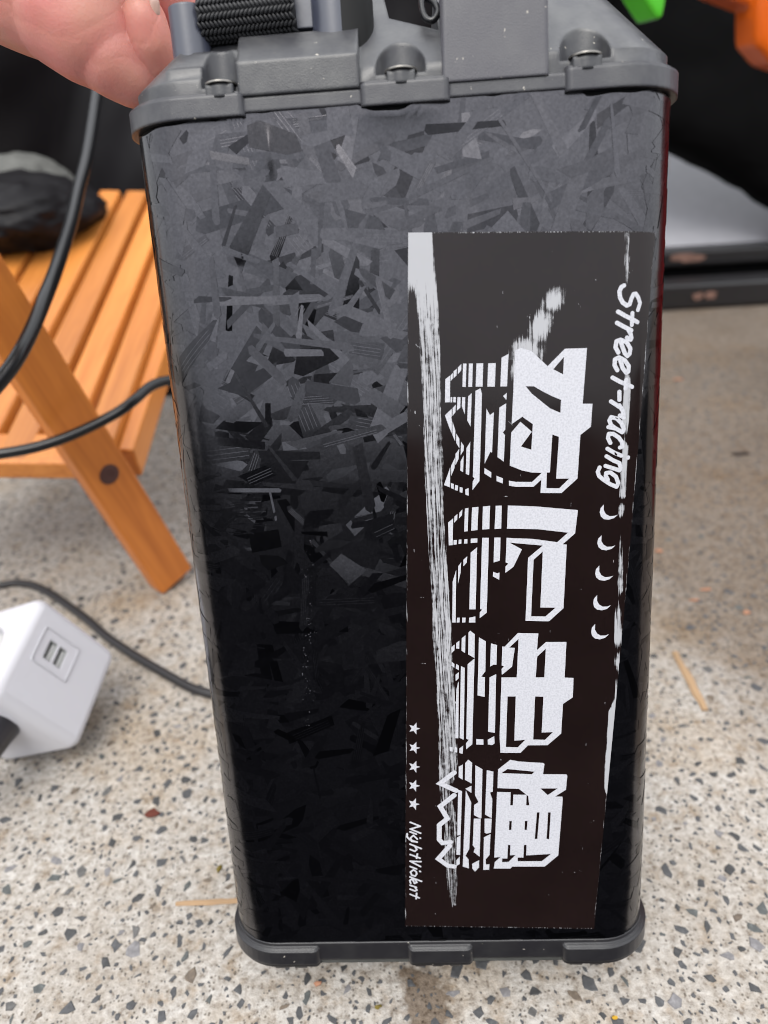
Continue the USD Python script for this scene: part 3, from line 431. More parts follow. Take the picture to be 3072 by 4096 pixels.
film = obj('vinyl_wrap', (V, F), 'vinyl_film', bat, attrs={'tone': np.full(len(V), 0.85)}, normals=surf_n(S_.ravel(), Z_.ravel(), 0.0002))
g = np.random.default_rng(5); VV, FF, NN, TT = [], [], [], []; o = 0
def add_poly(poly, off, tilt, tone):
    global o
    x0, z0, x1, z1 = poly.bounds; dent = any(x0 < a + 3 * ws and x1 > a - 3 * ws and z0 < b + 3 * wz and z1 > b - 3 * wz for a, b, ws, wz, am in DENTS) or (z1 > 0.326 and x1 > -0.02 and x0 < 0.02)
    cs = 0.001 if dent and max(abs(x0), abs(x1)) < FL - 0.002 else (CS if max(abs(x0), abs(x1)) > FL - 0.002 else None); dent = dent and cs == 0.001; pieces = [poly]
    if cs:
        pieces = []
        xs = np.arange(math.floor(x0 / cs), math.ceil(x1 / cs)) * cs; zs = np.arange(math.floor(z0 / cs) * cs, z1, cs) if dent else [z0 - 0.001]
        for xa in xs:
            for za in zs:
                q = poly.intersection(sbox(xa, za, xa + cs, za + cs if dent else z1 + 0.001))
                if q.area > 1e-10 and q.geom_type == 'Polygon': pieces.append(q)
    for q in pieces:
        c = np.array(q.exterior.coords)[:-1]
        zt = film_top(c[:, 0]) - 0.0003
        c[:, 1] = np.minimum(c[:, 1], zt)
        v = surf(c[:, 0], c[:, 1], off); n = surf_n(c[:, 0], c[:, 1], off); k = len(c)
        if q.exterior.is_ccw is False: v, n, c = v[::-1], n[::-1], c[::-1]
        kf = np.clip((FL + 0.003 - np.abs(c[:, 0])) / 0.010, 0.12, 1)[:, None]; tx = np.stack([-n[:, 1], n[:, 0], 0 * n[:, 0]], -1)
        nn = n + kf * (tx * tilt[0] + np.array([0, 0, tilt[1]])); nn /= np.linalg.norm(nn, axis=1, keepdims=True)
        VV.append(v); NN.append(nn); TT.append(np.full(k, tone)); FF.append(np.array([[0, i, i + 1] for i in range(1, k - 1)]) + o); o += k
NF = 2500
for i in range(NF):
    cx0, cz0 = g.uniform(-0.118, 0.118), g.uniform(0.001, 0.343)
    Ln = float(np.clip(g.lognormal(math.log(0.0135), 0.48), 0.004, 0.032)); W = float(np.clip(g.lognormal(math.log(0.0036), 0.50), 0.0009, 0.0090)); a = g.uniform(0, np.pi)
    if g.uniform() < 0.25: a = g.normal(0.1, 0.25)
    sk = g.uniform(-0.5, 0.5) * W; tp = g.uniform(0.35, 1.0)
    pts = [(-Ln / 2 - sk, -W / 2), (Ln / 2 - sk * g.uniform(-1, 2), -W / 2 * tp), (Ln / 2 + g.uniform(-.3, .6) * W, W * g.uniform(-.2, .3)), (Ln / 2 + sk, W / 2 * tp), (-Ln / 2 + sk * g.uniform(-1, 2), W / 2), (-Ln / 2 - g.uniform(-.3, .7) * W, g.uniform(-.3, .3) * W)]
    pts = [(cx0 + x * math.cos(a) - y * math.sin(a), cz0 + x * math.sin(a) + y * math.cos(a)) for x, y in pts]
    hullp = Polygon(pts).convex_hull
    if hullp.geom_type != 'Polygon': continue
    hullp = hullp.intersection(sbox(-0.124, 0.001, 0.124, 0.346))
    if hullp.is_empty or hullp.geom_type != 'Polygon': continue
    tone = float(g.uniform(0.0, 0.35) if g.uniform() < 0.13 else g.uniform(0.55, 1.0)); tilt = (g.normal(0, 0.04), float(np.clip(g.normal(-0.015, 0.055), -0.16, 0.09))); off = 0.00022 + i * 0.00000008
    add_poly(hullp, off, tilt, tone)
    if g.uniform() < 0.14:            # split lines along the flake
        for k in range(int(g.integers(2, 5))):
            yy = (k / 4 - 0.4) * W * 0.8; l = [(cx0 + x * math.cos(a) - y * math.sin(a), cz0 + x * math.sin(a) + y * math.cos(a)) for x, y in ((-Ln * .45, yy), (Ln * .45, yy + 0.0003), (Ln * .45, yy + 0.00046), (-Ln * .45, yy + 0.00016))]
            q = Polygon(l).intersection(sbox(-0.124, 0.001, 0.124, 0.346))
            if q.geom_type == 'Polygon' and not q.is_empty: add_poly(q, off + 0.00000004, (0, 0.08), 1.0)
for i in range(45):               # scuffed patch and a line of pin-pricks, low on the left half
    x, z = -0.0695 + g.normal(0.0, 0.005), 0.206 + g.normal(0, 0.005); l = g.uniform(0.001, 0.005)
    add_poly(Polygon([(x - l, z), (x + l, z + g.normal(0, 0.0004)), (x + l, z + 0.00025), (x - l, z + 0.00022)]).convex_hull, 0.00046, (0, g.uniform(0.01, 0.06)), 0.6)
for i in range(60):
    z = g.uniform(0.114, 0.195); x = -0.0425 + g.normal(0, 0.0014) - (0.195 - z) * 0.09; d = g.uniform(0.00008, 0.0002)
    add_poly(sbox(x - d, z - d, x + d, z + d), 0.00046, (0, 0.3), 1.0)
obj('carbon_flakes', (np.vstack(VV), np.vstack(FF)), 'vinyl_film', film, attrs={'tone': np.concatenate(TT)}, normals=np.vstack(NN), kind='stuff')

# --- sticker
S0 = 0.00072
def soff(s, z): return S0
c4 = [np.array(p) / 1e4 for p in STICKER]                         # top left, top right, bottom left, bottom right
nu, nv = 110, 400
U_, V_ = np.meshgrid(np.r_[0, 0, 0.0035, np.linspace(0.006, 0.994, nu), 0.9965, 1, 1], np.r_[0, 0, 0.0011, np.linspace(0.002, 0.998, nv), 0.9989, 1, 1])
bil = lambda u, v: (c4[0] * ((1 - u) * (1 - v))[..., None] + c4[1] * (u * (1 - v))[..., None] + c4[2] * ((1 - u) * v)[..., None] + c4[3] * (u * v)[..., None])
SZ = bil(U_, V_); ss, zz = SZ[..., 0], SZ[..., 1]
lift = 0.0006 * np.exp(-V_ * 60) * np.sin(U_ * np.pi) ** 2 + 0.0004 * np.exp(-(V_ - 0.01) ** 2 * 9000)
edge = np.zeros_like(U_, bool); edge[0] = edge[-1] = True; edge[:, 0] = edge[:, -1] = True
off = np.where(edge, 0.0003, S0 + lift)
V = surf(ss.ravel(), zz.ravel(), off.ravel())
wear = np.full(ss.shape, -0.9)
bz = np.array([b[0][1] for b in BAND]) / 1e4; bl_ = np.array([b[0][0] for b in BAND]) / 1e4; br_ = np.array([b[1][0] for b in BAND]) / 1e4; k = np.argsort(bz)
Lq, Rq = np.interp(zz, bz[k], bl_[k]), np.interp(zz, bz[k], br_[k])
d = np.minimum(ss - Lq, Rq - ss); inb = (zz < bz.max() + 0.001) & (zz > bz.min() - 0.002)
dens = np.interp(zz, [0.014, 0.03, 0.06, 0.085, 0.10, 0.14, 0.20, 0.27, 0.29, 0.304], [0.36, 0.44, 0.42, 0.46, 0.56, 0.62, 0.56, 0.66, 1.0, 1.5])
wear = np.where(inb, np.maximum(wear, np.clip(dens + np.minimum(d * 900 - 0.75, 0), -0.9, 2)), wear)
wear = np.where((ss < Lq + 0.004) & (zz > 0.27), np.maximum(wear, 1.35 - np.maximum(0, 0.2905 - zz) * 170 - np.maximum(0, Lq - ss) * 60), wear)     # bare top left corner
rz = np.array([b[0][1] for b in REDGE]) / 1e4; rl = np.array([b[0][0] for b in REDGE]) / 1e4; rrr = np.array([b[1][0] for b in REDGE]) / 1e4; rd = np.array([b[2] for b in REDGE]); k = np.argsort(rz)
Lq, Rq, dq = np.interp(zz, rz[k], rl[k]), np.interp(zz, rz[k], rrr[k]), np.interp(zz, rz[k], rd[k])
d = np.minimum(ss - Lq, Rq - ss); wear = np.where((zz > rz.min()) & (zz < rz.max()), np.maximum(wear, np.clip(dq + np.minimum(d * 1500 - 0.35, 0), -0.9, 2)), wear)
for (bx, bzz), rx, ry, an in [((b[0][0] / 1e4, b[0][1] / 1e4), b[1] * 7.4e-5, b[2] * 7.4e-5, math.radians(b[3])) for b in BLOBS]:
    x, y = ss - bx, zz - bzz; x, y = x * math.cos(an) + y * math.sin(an), -x * math.sin(an) + y * math.cos(an)
    wear = np.maximum(wear, 1.0 - 0.6 * ((x / rx) ** 2 + (y / ry) ** 2) ** 0.9)
g = np.random.default_rng(11)
for i in range(90):                                              # nicks and short hairline scratches
    a, b, l, an = g.uniform(0, 1), g.uniform(0.02, 0.98), g.uniform(0.0004, 0.0022), g.uniform(0, np.pi)
    q = bil(np.array(a), np.array(b)); x, y = ss - q[0], zz - q[1]; x, y = x * math.cos(an) + y * math.sin(an), -x * math.sin(an) + y * math.cos(an)
    wear = np.maximum(wear, 0.62 - (x / l) ** 4 - (y / 0.00045) ** 2)
wear[edge] = 0.45
for sl in (np.s_[:, 1:3], np.s_[:, -3:-1], np.s_[1:3], np.s_[-3:-1]): wear[sl] = np.maximum(wear[sl], 0.30)
nx = V_.shape[1]; F = np.array([[j * nx + i, (j + 1) * nx + i, (j + 1) * nx + i + 1, j * nx + i + 1] for j in range(V_.shape[0] - 1) for i in range(nx - 1)])
stk = obj('sticker', (V, F), 'sticker_print', bat, attrs={'wear': wear.ravel()}, normals=surf_n(ss.ravel(), zz.ravel(), S0), label='narrow black and white sticker with its print scraped to white along the left edge')

def printed(name, poly, off=S0 + 0.00006, parent=stk, mat_='sticker_white'):
    """Flat print laid on the sticker: cut into strips so that it follows the rounded corner."""
    poly = poly.buffer(0); x0, z0, x1, z1 = poly.bounds; cs = 0.004 if x1 > FL - 0.004 else 0.03; Vs, Fs, Ns, n0 = [], [], [], 0
    for xa in np.arange(math.floor(x0 / cs) * cs, x1, cs):
        q = poly.intersection(sbox(xa, z0 - 1, xa + cs, z1 + 1))
        for p in getattr(q, 'geoms', [q]):
            if p.geom_type != 'Polygon' or p.area < 1e-10: continue
            v, f = trimesh.creation.triangulate_polygon(p, engine='earcut')
            v = np.asarray(v); w = surf(v[:, 0], v[:, 1], off); f = np.asarray(f)
            e1, e2 = v[f[:, 1]] - v[f[:, 0]], v[f[:, 2]] - v[f[:, 0]]; flip = (e1[:, 0] * e2[:, 1] - e1[:, 1] * e2[:, 0]) < 0; f[flip] = f[flip][:, ::-1]
            Vs.append(w); Fs.append(f + n0); Ns.append(surf_n(v[:, 0], v[:, 1], S0)); n0 += len(v)
    return obj(name, (np.vstack(Vs), np.vstack(Fs)), mat_, parent, normals=np.vstack(Ns))
mmz = lambda c: [(x / 1e4, z / 1e4) for x, z in c]
for gph in GLYPHS:
    p = Polygon(mmz(gph['o'])).buffer(0)
    for h in gph['h']: p = p.difference(Polygon(mmz(h)).buffer(0))
    p = unary_union([p] + [Polygon(mmz(b)).buffer(0) for b in gph['b']] + [LineString(mmz(l)).buffer(0.00105, join_style=2) for l in gph['l']])
    printed('printed_character', p)
printed('lettering', unary_union([LineString(mmz(l)).buffer(0.00074) for l in STREET]))
printed('lettering', unary_union([LineString(mmz(l)).buffer(0.00038) for l in NIGHT]))
for m_ in MOONS: printed('crescent', Polygon(mmz(m_)).buffer(0))
for m_ in STARS: printed('star', Polygon(mmz(m_)).buffer(0))
# ---------------------------------------------------------------- wooden stool
df = gdepth(700, 2345); A0 = at_depth(300, 1838, df / 1.14)
d1 = ray(1510, -1283); d1 = d1 / np.linalg.norm(d1); d2 = np.array([1, .17, 0]); d2 = d2 - d1 * (d2 @ d1); d2 = d2 / np.linalg.norm(d2); d3 = np.cross(d2, d1); d3 = -d3 if d3[2] < 0 else d3
SE = np.c_[d2, d3, d1]                                             # seat frame: across, up, along
foot_pt = ground(684, 2352)
stool = thing('wooden_stool', 'varnished orange-brown wooden stool with a slatted seat, left of the battery', 'stool', origin=(0, 0, 0))
def seat_bar(name, u0, u1, w0, w1, v0, v1, mt='varnished_wood', label=None):
    c = np.array([(u0 + u1) / 2, (w0 + w1) / 2, (v0 + v1) / 2]); m_ = rbox((abs(u1 - u0), abs(w1 - w0), abs(v1 - v0)), 0.0022, 4)
    x = UsdGeom.Xform.Define
    prim = obj(name, m_, mt, stool, smooth=30, label=label); M_ = np.eye(4); M_[:3, :3] = SE.T; M_[3, :3] = A0 + SE @ c
    UsdGeom.Xformable(prim).AddTransformOp().Set(Gf.Matrix4d(M_.tolist()))
for k in range(7):
    u1 = 0.0254 - k * 0.0322; seat_bar('slat', u1 - 0.0247, u1, -0.020, 0.0, 0.0, 0.462)
seat_bar('front_board', -0.2, -0.0012, -0.0190, -0.0006, -0.004, 0.031)
for v in (0.05, 0.262, 0.435): seat_bar('batten', -0.20, 0.022, -0.036, -0.0204, v, v + 0.024)
seat_bar('side_rail', 0.0262, 0.040, -0.040, -0.008, 0.02, 0.47)
seat_bar('side_rail', -0.216, -0.202, -0.040, -0.008, 0.02, 0.47)
la = np.array([project(foot_pt)[0], 0]);
top_pt = at_depth(-400, 640, df / 1.62); mid_pt = at_depth(300, 1560, df / 1.28)
def leg(a, b, w, d, name='leg'):
    ax = (b - a) / np.linalg.norm(b - a); n_ = EYE - a; n_ = n_ - ax * (n_ @ ax) + 0.22 * np.array([1, 0, 0]); n_ = n_ - ax * (n_ @ ax); n_ /= np.linalg.norm(n_); s_ = np.cross(ax, n_)
    l = np.linalg.norm(b - a); R = np.c_[s_, n_, ax]; m_ = rbox((w, d, l), 0.0025, 4)
    prim = obj(name, m_, 'leg_wood', stool, smooth=30); M_ = np.eye(4); M_[:3, :3] = R.T; M_[3, :3] = (a + b) / 2
    UsdGeom.Xformable(prim).AddTransformOp().Set(Gf.Matrix4d(M_.tolist())); return R, prim
a = foot_pt + np.array([0.0, 0.008, 0.006]); R, lg = leg(a, top_pt, 0.036, 0.021)
bp = a + R[:, 2] * ((at_depth(395, 1850, df / 1.14) - a) @ R[:, 2]) + R[:, 1] * 0.0105
nb = m3.Manifold.cylinder(0.004, 0.0062, 0.0062, 24) - m3.Manifold.cylinder(0.003, 0.0035, 0.0035, 6).translate([0, 0, 0.002])
obj('bolt', frame_mesh(nb, np.c_[R[:, 0], R[:, 2], R[:, 1]], bp - R[:, 1] * 0.003), 'dark_bolt', stool, smooth=30)
obj('bolt_recess', frame_mesh(m3.Manifold.cylinder(0.0008, 0.0082, 0.0082, 28), np.c_[R[:, 0], R[:, 2], R[:, 1]], bp - R[:, 1] * 0.0004), 'dark_bolt', stool, smooth=30)
leg(a + np.array([-0.24, -0.01, 0]), top_pt + np.array([-0.24, -0.01, 0]), 0.032, 0.021)
# hind legs cross behind the front pair
hb = A0 + SE @ np.array([0.010, -0.03, 0.45]); leg(np.array([hb[0] + 0.02, hb[1] + 0.02, 0.006]), hb, 0.032, 0.021)
hb = A0 + SE @ np.array([-0.19, -0.03, 0.45]); leg(np.array([hb[0] + 0.0, hb[1] + 0.02, 0.006]), hb, 0.032, 0.021)

# ---------------------------------------------------------------- power cube with USB sockets
def pnp_square(px, w, h, d0):
    from scipy.optimize import least_squares
    loc = np.array([[-w / 2, h / 2, 0], [w / 2, h / 2, 0], [w / 2, -h / 2, 0], [-w / 2, -h / 2, 0]])
    from scipy.spatial.transform import Rotation as Ro
    best = None
    for ini in ((0.5, 0.3, -0.6), (0.5, -0.3, -0.6), (-0.5, 0.4, -0.6), (-0.5, -0.4, -0.6)):
        def res(q):
            P = Ro.from_rotvec(q[:3]).apply(loc) * [1, -1, -1] + q[3:6]
            return np.r_[(CX + F_PX * P[:, 0] / P[:, 2]) - px[:, 0], (CY + F_PX * P[:, 1] / P[:, 2]) - px[:, 1]]
        s = least_squares(res, [*ini, (px[:, 0].mean() - CX) / F_PX * d0, (px[:, 1].mean() - CY) / F_PX * d0, d0])
        if best is None or s.cost < best.cost: best = s
    return best.x, best.cost
import scipy.spatial.transform as _st
pxs = np.array([[174, 2413], [453, 2624], [309, 2955], [8, 2768]], float)
q, cost = pnp_square(pxs, 0.064, 0.064, 0.53)
Rl = _st.Rotation.from_rotvec(q[:3]).as_matrix(); Rc = np.diag([1, -1, -1]) @ Rl; PR = CAM @ Rc; PO = EYE + CAM @ q[3:6]
bs = 0.066
cor = np.array([[x, y, z] for x in (-1, 1) for y in (-1, 1) for z in (-2, 0)]) * [0.033, 0.033, 0.033] @ PR.T + PO
sc = (CAM_H - 0.001) / (CAM_H - cor[:, 2].min()); PO = EYE + (PO - EYE) * sc
pc = UsdGeom.Xform.Define(stage, '/World/power_cube'); M_ = np.eye(4); M_[:3, :3] = (PR * sc).T; M_[3, :3] = PO; pc.AddTransformOp().Set(Gf.Matrix4d(M_.tolist()))
pc = tag(pc.GetPrim(), 'white plastic power cube with two USB sockets lying on the concrete', 'power outlet')
body = rbox((0.0745, 0.0745, 0.070), 0.0080, 12).translate([0, 0, -0.035])
ux, uy = -0.0135, 0.0075
def usb(k): return cuboid(ux + k * 0.0085 - 0.0031, ux + k * 0.0085 + 0.0031, uy - 0.0065, uy + 0.0065, -0.012, 0.01)
pit = cuboid(ux - 0.008, ux + 0.0165, uy - 0.0100, uy + 0.0100, -0.0005, 0.01)
body = body - usb(0) - usb(1)
body = body - m3.Manifold.cylinder(0.02, 0.018, 0.018, 40).rotate([0, -90, 0]).translate([-0.029, 0.0, -0.034])
obj('casing', body, 'white_plastic', pc, smooth=35)
fr = m3.CrossSection.square([0.026, 0.0215], True).offset(0.002, m3.JoinType.Round, 2.0, 16) - m3.CrossSection.square([0.0245, 0.020], True).offset(0.002, m3.JoinType.Round, 2.0, 16)
obj('usb_frame', slab(fr, -0.0006, 0.0006).translate([ux + 0.00425, uy, 0]), 'white_plastic', pc, smooth=30)
for k in range(2):
    x = ux + k * 0.0085
    s_ = obj('usb_socket', cuboid(x - 0.0030, x + 0.0030, uy - 0.0064, uy + 0.0064, -0.0118, -0.0108) + (cuboid(x - 0.00305, x + 0.00305, uy - 0.0064, uy + 0.0064, -0.0115, -0.0006) - cuboid(x - 0.0026, x + 0.0026, uy - 0.0059, uy + 0.0059, -0.02, 0.01)), 'port_metal', pc)
    obj('tongue', cuboid(x + 0.0002, x + 0.0024, uy - 0.0055, uy + 0.0055, -0.0105, -0.0012), 'port_tongue', s_)
obj('outlet_face', m3.Manifold.cylinder(0.001, 0.0178, 0.0178, 40).rotate([0, -90, 0]).translate([-0.0291, 0.0, -0.034]), 'port_tongue', pc, smooth=30)
for s_ in (-1, 1): obj('outlet_slot', cuboid(-0.0305, -0.0300, s_ * 0.007 - 0.001, s_ * 0.007 + 0.001, -0.04, -0.03), 'plug_plastic', pc)
# black plug pushed into the lower-left side of the cube
def pcw(p): return np.asarray(p) @ (PR * sc).T + PO
P = [pcw((-0.010, -0.034, -0.024)), pcw((-0.013, -0.048, -0.026)), pcw((-0.016, -0.062, -0.028))]
pl = hull_chain([pcw((-0.010, -0.036, -0.030)), pcw((-0.010, -0.0361, -0.030))] , [0.017, 0.017]) + hull_chain([pcw((-0.010, -0.036, -0.030)), pcw((-0.012, -0.056, -0.031)), pcw((-0.022, -0.080, -0.035))], [0.0165, 0.0145, 0.006])
c0 = pcw((-0.010, -0.036, -0.030))
plug = thing('power_plug', 'black rounded mains plug pushed into the white power cube', 'plug', origin=c0)
obj('plug_body', smooth_skin(pl, 0.004, 6), 'plug_plastic', plug, smooth=True, origin=c0)
tl = [pcw((-0.021, -0.077, -0.034)), pcw((-0.034, -0.095, -0.038)), pcw((-0.060, -0.115, -0.040))]; tl[2][2] = max(0.004, tl[2][2]); tl[1][2] = max(0.004, tl[1][2]); tl.append(np.array([tl[2][0] - 0.1, tl[2][1] - 0.02, 0.004]))
obj('flex', tube(tl, 0.0033, 10, 8), 'cord_rubber', plug, smooth=True, origin=c0)

# ---------------------------------------------------------------- cables
def cable(name, pts, r, mt, label, cat):
    pts = np.asarray(pts); o_ = pts[0].copy(); v, f = tube(pts, r, 16, 10); prim = obj(name, (v - o_, f), mt, smooth=True, label=label, cat=cat)
    UsdGeom.Xformable(prim).AddTranslateOp().Set(Gf.Vec3d(*o_.tolist())); return prim
T1 = [(400, 240, .62), (392, 330, .61), (372, 480, .59), (349, 620, .57), (319, 740, .55), (284, 892, .52), (230, 1061, .485), (177, 1200, .46), (100, 1376, .44), (15, 1507, .43), (-110, 1630, .42), (-330, 1760, .41)]
cable('cable', [at_depth(x, y, d) for x, y, d in T1], 0.0046, 'cable_rubber', 'thick black cable hanging from beside the hand down across the stool', 'cable')
T2 = [(-300, 1835, .50), (-120, 1830, .50), (0, 1816, .50), (154, 1786, .505), (307, 1732, .51), (461, 1655, .515), (538, 1600, .52), (607, 1543, .53), (684, 1521, .54), (780, 1530, .55), (900, 1600, .56)]
cable('cable', [at_depth(x, y, d) for x, y, d in T2], 0.0038, 'cable_rubber', 'thinner black cable looping across the front of the wooden stool leg', 'cable')
T3 = [(-260, 2420), (-120, 2365), (0, 2341), (65, 2331), (136, 2343), (206, 2378), (271, 2422), (353, 2483), (434, 2552), (542, 2624), (651, 2689), (760, 2749), (852, 2776), (960, 2780), (1100, 2760)]
cable('extension_cord', [ground(x, y, 0.0035) for x, y in T3], 0.0034, 'cord_rubber', 'dark grey flex lying on the concrete from behind the power cube to the battery', 'cord')

# ---------------------------------------------------------------- dark things behind, left
nxs, nzs = 150, 90
xs = np.linspace(-1.5, 0.25, nxs); us = np.linspace(0, 1, nzs); X_, U2 = np.meshgrid(xs, us)
zt = U2 * 0.95; yb = 1.16 + 0.16 * U2 + 0.05 * np.sin(X_ * 9 + U2 * 4) + 0.030 * np.sin(X_ * 21 - U2 * 9 + 1) + 0.10 * (meshkit.fbm(np.stack([X_ * 3.2 - U2 * 2, U2 * 2.2, 0 * X_], -1), 4, 3) - 0.5)
yb = yb - 0.14 * np.exp(-((U2 - 0.0) / 0.10) ** 2)
V = np.stack([X_, yb, zt + 0.004], -1).reshape(-1, 3); V = np.vstack([V, V + [0, 0.012, 0]])
F = [[j * nxs + i, j * nxs + i + 1, (j + 1) * nxs + i + 1, (j + 1) * nxs + i] for j in range(nzs - 1) for i in range(nxs - 1)]
n0 = nxs * nzs; F = F + [[d + n0, c + n0, b + n0, a + n0] for a, b, c, d in F]
o_ = np.array([-0.6, 1.2, 0.0])
obj('plastic_sheet', (V, np.array(F)), 'tarp_plastic', smooth=True, label='black plastic sheet hanging in soft folds behind the wooden stool', cat='plastic sheet')
def lump(c, rad, seed, amp, sub=4, freq=6.0):
    s = trimesh.creation.icosphere(subdivisions=sub); v = s.vertices.copy(); n = meshkit.fbm(v * freq / 3 + 10, 4, seed) - 0.5; r_ = meshkit.fbm(v * [freq, freq, freq * 0.4] + 30, 3, seed + 5) - 0.5
    v = v * (1 + amp * n + 0.5 * amp * r_)[:, None] * rad + c; return v, s.faces
c = at_Y(60, 855, 1.0); v, f = lump(c, np.array([0.095, 0.07, 0.070]), 4, 0.3)
obj('grey_sack', (v, f), 'grey_sack', smooth=True, label='grey mottled sack at the left edge behind the stool', cat='sack')
c = A0 + SE @ np.array([-0.160, 0.012, 0.375]); v, f = lump(c, np.array([0.088, 0.10, 0.040]), 9, 0.35)
obj('plastic_bag', (v, f), 'tarp_plastic', smooth=True, label='crumpled black plastic bag resting on the back of the stool', cat='bag')

# ---------------------------------------------------------------- dark things behind, right
Y0 = ground(2700, 1245)[1]
zA = at_Y(2850, 1132, Y0)[2]; x0, x1 = 0.30, 1.6
stp = thing('steel_step', 'black steel step with two rails and worn rust spots below the grey panel', 'step', origin=(0.7, Y0, 0))
def sbar(name, xa, xb, ya, yb_, za, zb, mt, parent, lab=None):
    m_ = rbox((xb - xa, yb_ - ya, zb - za), min(0.006, (zb - za) * 0.3, (yb_ - ya) * 0.3), 5).translate([(xa + xb) / 2 - 0.7, (ya + yb_) / 2 - Y0, (za + zb) / 2]); return obj(name, m_, mt, parent, smooth=30, label=lab)
sbar('rail', x0, x1, Y0, Y0 + 0.065, 0.002, zA, 'rail_black', stp)
zB = at_Y(2850, 995, Y0 + 0.09)[2]; zB0 = at_Y(2850, 1062, Y0 + 0.09)[2]
sbar('rail', x0, x1, Y0 + 0.09, Y0 + 0.14, zB0, zB, 'rail_black', stp)
sbar('riser', x0, x1, Y0 + 0.105, Y0 + 0.135, 0.002, zB0 - 0.002, 'soft_black', stp)
for (pxx, pyy, w_, h_, Yy) in ((2755, 1030, 0.07, 0.018, Y0 + 0.0885), (2792, 1185, 0.022, 0.014, Y0 - 0.0015), (2845, 1180, 0.026, 0.016, Y0 - 0.0015)):
    c = at_Y(pxx, pyy, Yy); g = np.random.default_rng(int(pxx)); a = np.linspace(0, 2 * np.pi, 14, endpoint=False); rr = g.uniform(0.6, 1.1, 14)
    pp = Polygon(np.c_[np.cos(a) * rr * w_ / 2, np.sin(a) * rr * h_ / 2]); m_ = trimesh.creation.extrude_polygon(pp, 0.001, engine='earcut')
    v = np.asarray(m_.vertices)[:, [0, 2, 1]] + c - [0.7, Y0, 0]; obj('rust_spot', (v, np.asarray(m_.faces)[:, ::-1]), 'rust_patch', stp)
# sloping grey panel
ya, za = Y0 + 0.128, zB + 0.001; yb_, zb_ = Y0 + 0.50, zB + 0.34
V = np.array([[x0, ya, za], [x1, ya, za], [x1, yb_, zb_], [x0, yb_, zb_]]); nrm = np.cross(V[1] - V[0], V[3] - V[0]); nrm /= np.linalg.norm(nrm)
V = np.vstack([V, V - nrm * 0.012]); F = np.array([[0, 1, 2, 3], [7, 6, 5, 4], [0, 4, 5, 1], [1, 5, 6, 2], [2, 6, 7, 3], [3, 7, 4, 0]])
obj('back_panel', (V - [0.7, Y0, 0], F), 'grey_panel', stp, label='smooth grey sloping panel')
# big black bag lying on the panel
Yb = Y0 + 0.10
bl_pts = [(2540, 480), (2660, 520), (2790, 575), (2920, 655), (3060, 745), (3250, 880), (3450, 980)]
ms = None; P = [at_Y(x, y, Yb) for x, y in bl_pts]; rad = 0.055
sph = []
for pnt in P:
    for dz in (0.0, 0.62): sph.append(m3.Manifold.sphere(rad, 20).translate([float(pnt[0]), float(pnt[1] + (0.05 if dz else 0)), float(pnt[2] + dz + 0.03)]))
bag = None
for i in range(len(P) - 1):
    h = m3.Manifold.batch_hull(sph[2 * i:2 * i + 4]); bag = h if bag is None else bag + h
t = smooth_skin(bag, 0.02, 8); v = np.asarray(t.vertices); v = v + np.asarray(t.vertex_normals) * (0.03 * (meshkit.fbm(v * 9, 4, 3) - 0.5))[:, None]
obj('black_bag', (v, t.faces), 'soft_black', smooth=True, label='big matt black bag hanging over the grey panel at the right', cat='bag')
# added unseen fence at the viewer's back, darkening the film's reflection below the sky
fence = thing('low_fence', 'unseen dark fence added behind the viewer to darken the lower film of the battery', 'fence', origin=(0, -2.2, 0))
for k in range(34):
    bx = -5.0 + k * 0.3; obj('board', rbox((0.288, 0.025, 0.60), 0.004, 2).translate([bx, 0, 0.305]), 'added_fence_black', fence)
obj('rail', rbox((10.4, 0.04, 0.07), 0.005, 2).translate([0, -0.036, 0.45]), 'added_fence_black', fence)
# red toolbox added out of view to tint the right edge of the battery
tb = thing('red_toolbox', 'unseen red toolbox added right of the battery to redden its right edge', 'toolbox', origin=(0.68, 0.66, 0))
obj('body', rbox((0.34, 0.32, 0.40), 0.012, 6).translate([0, 0, 0.205]), 'red_paint', tb, smooth=30)
obj('lid', rbox((0.345, 0.325, 0.10), 0.02, 6).translate([0, 0, 0.46]), 'red_paint', tb, smooth=30)
obj('handle', tube([[0, -0.12, 0.505], [0, -0.11, 0.55], [0, 0.11, 0.55], [0, 0.12, 0.505]], 0.007, 10, 6), 'steel', tb, smooth=True)
obj('latch', rbox((0.01, 0.05, 0.06), 0.003, 4).translate([-0.176, 0.0, 0.40]), 'steel', tb, smooth=30)
# dark backing behind everything so no sky shows below the tops
obj('shed_wall', rbox((5.0, 0.06, 2.2), 0.01, 3).translate([0.3, 2.2, 1.1]), 'soft_black', label='black backing wall closing off the background', cat='wall')
ww = rbox((0.26, 0.03, 0.9), 0.004, 3).translate([0.12, 1.42, 0.45]); obj('pale_post', ww, 'pale_wall', smooth=30, label='pale grey post seen through the gap in the battery lid', cat='post')
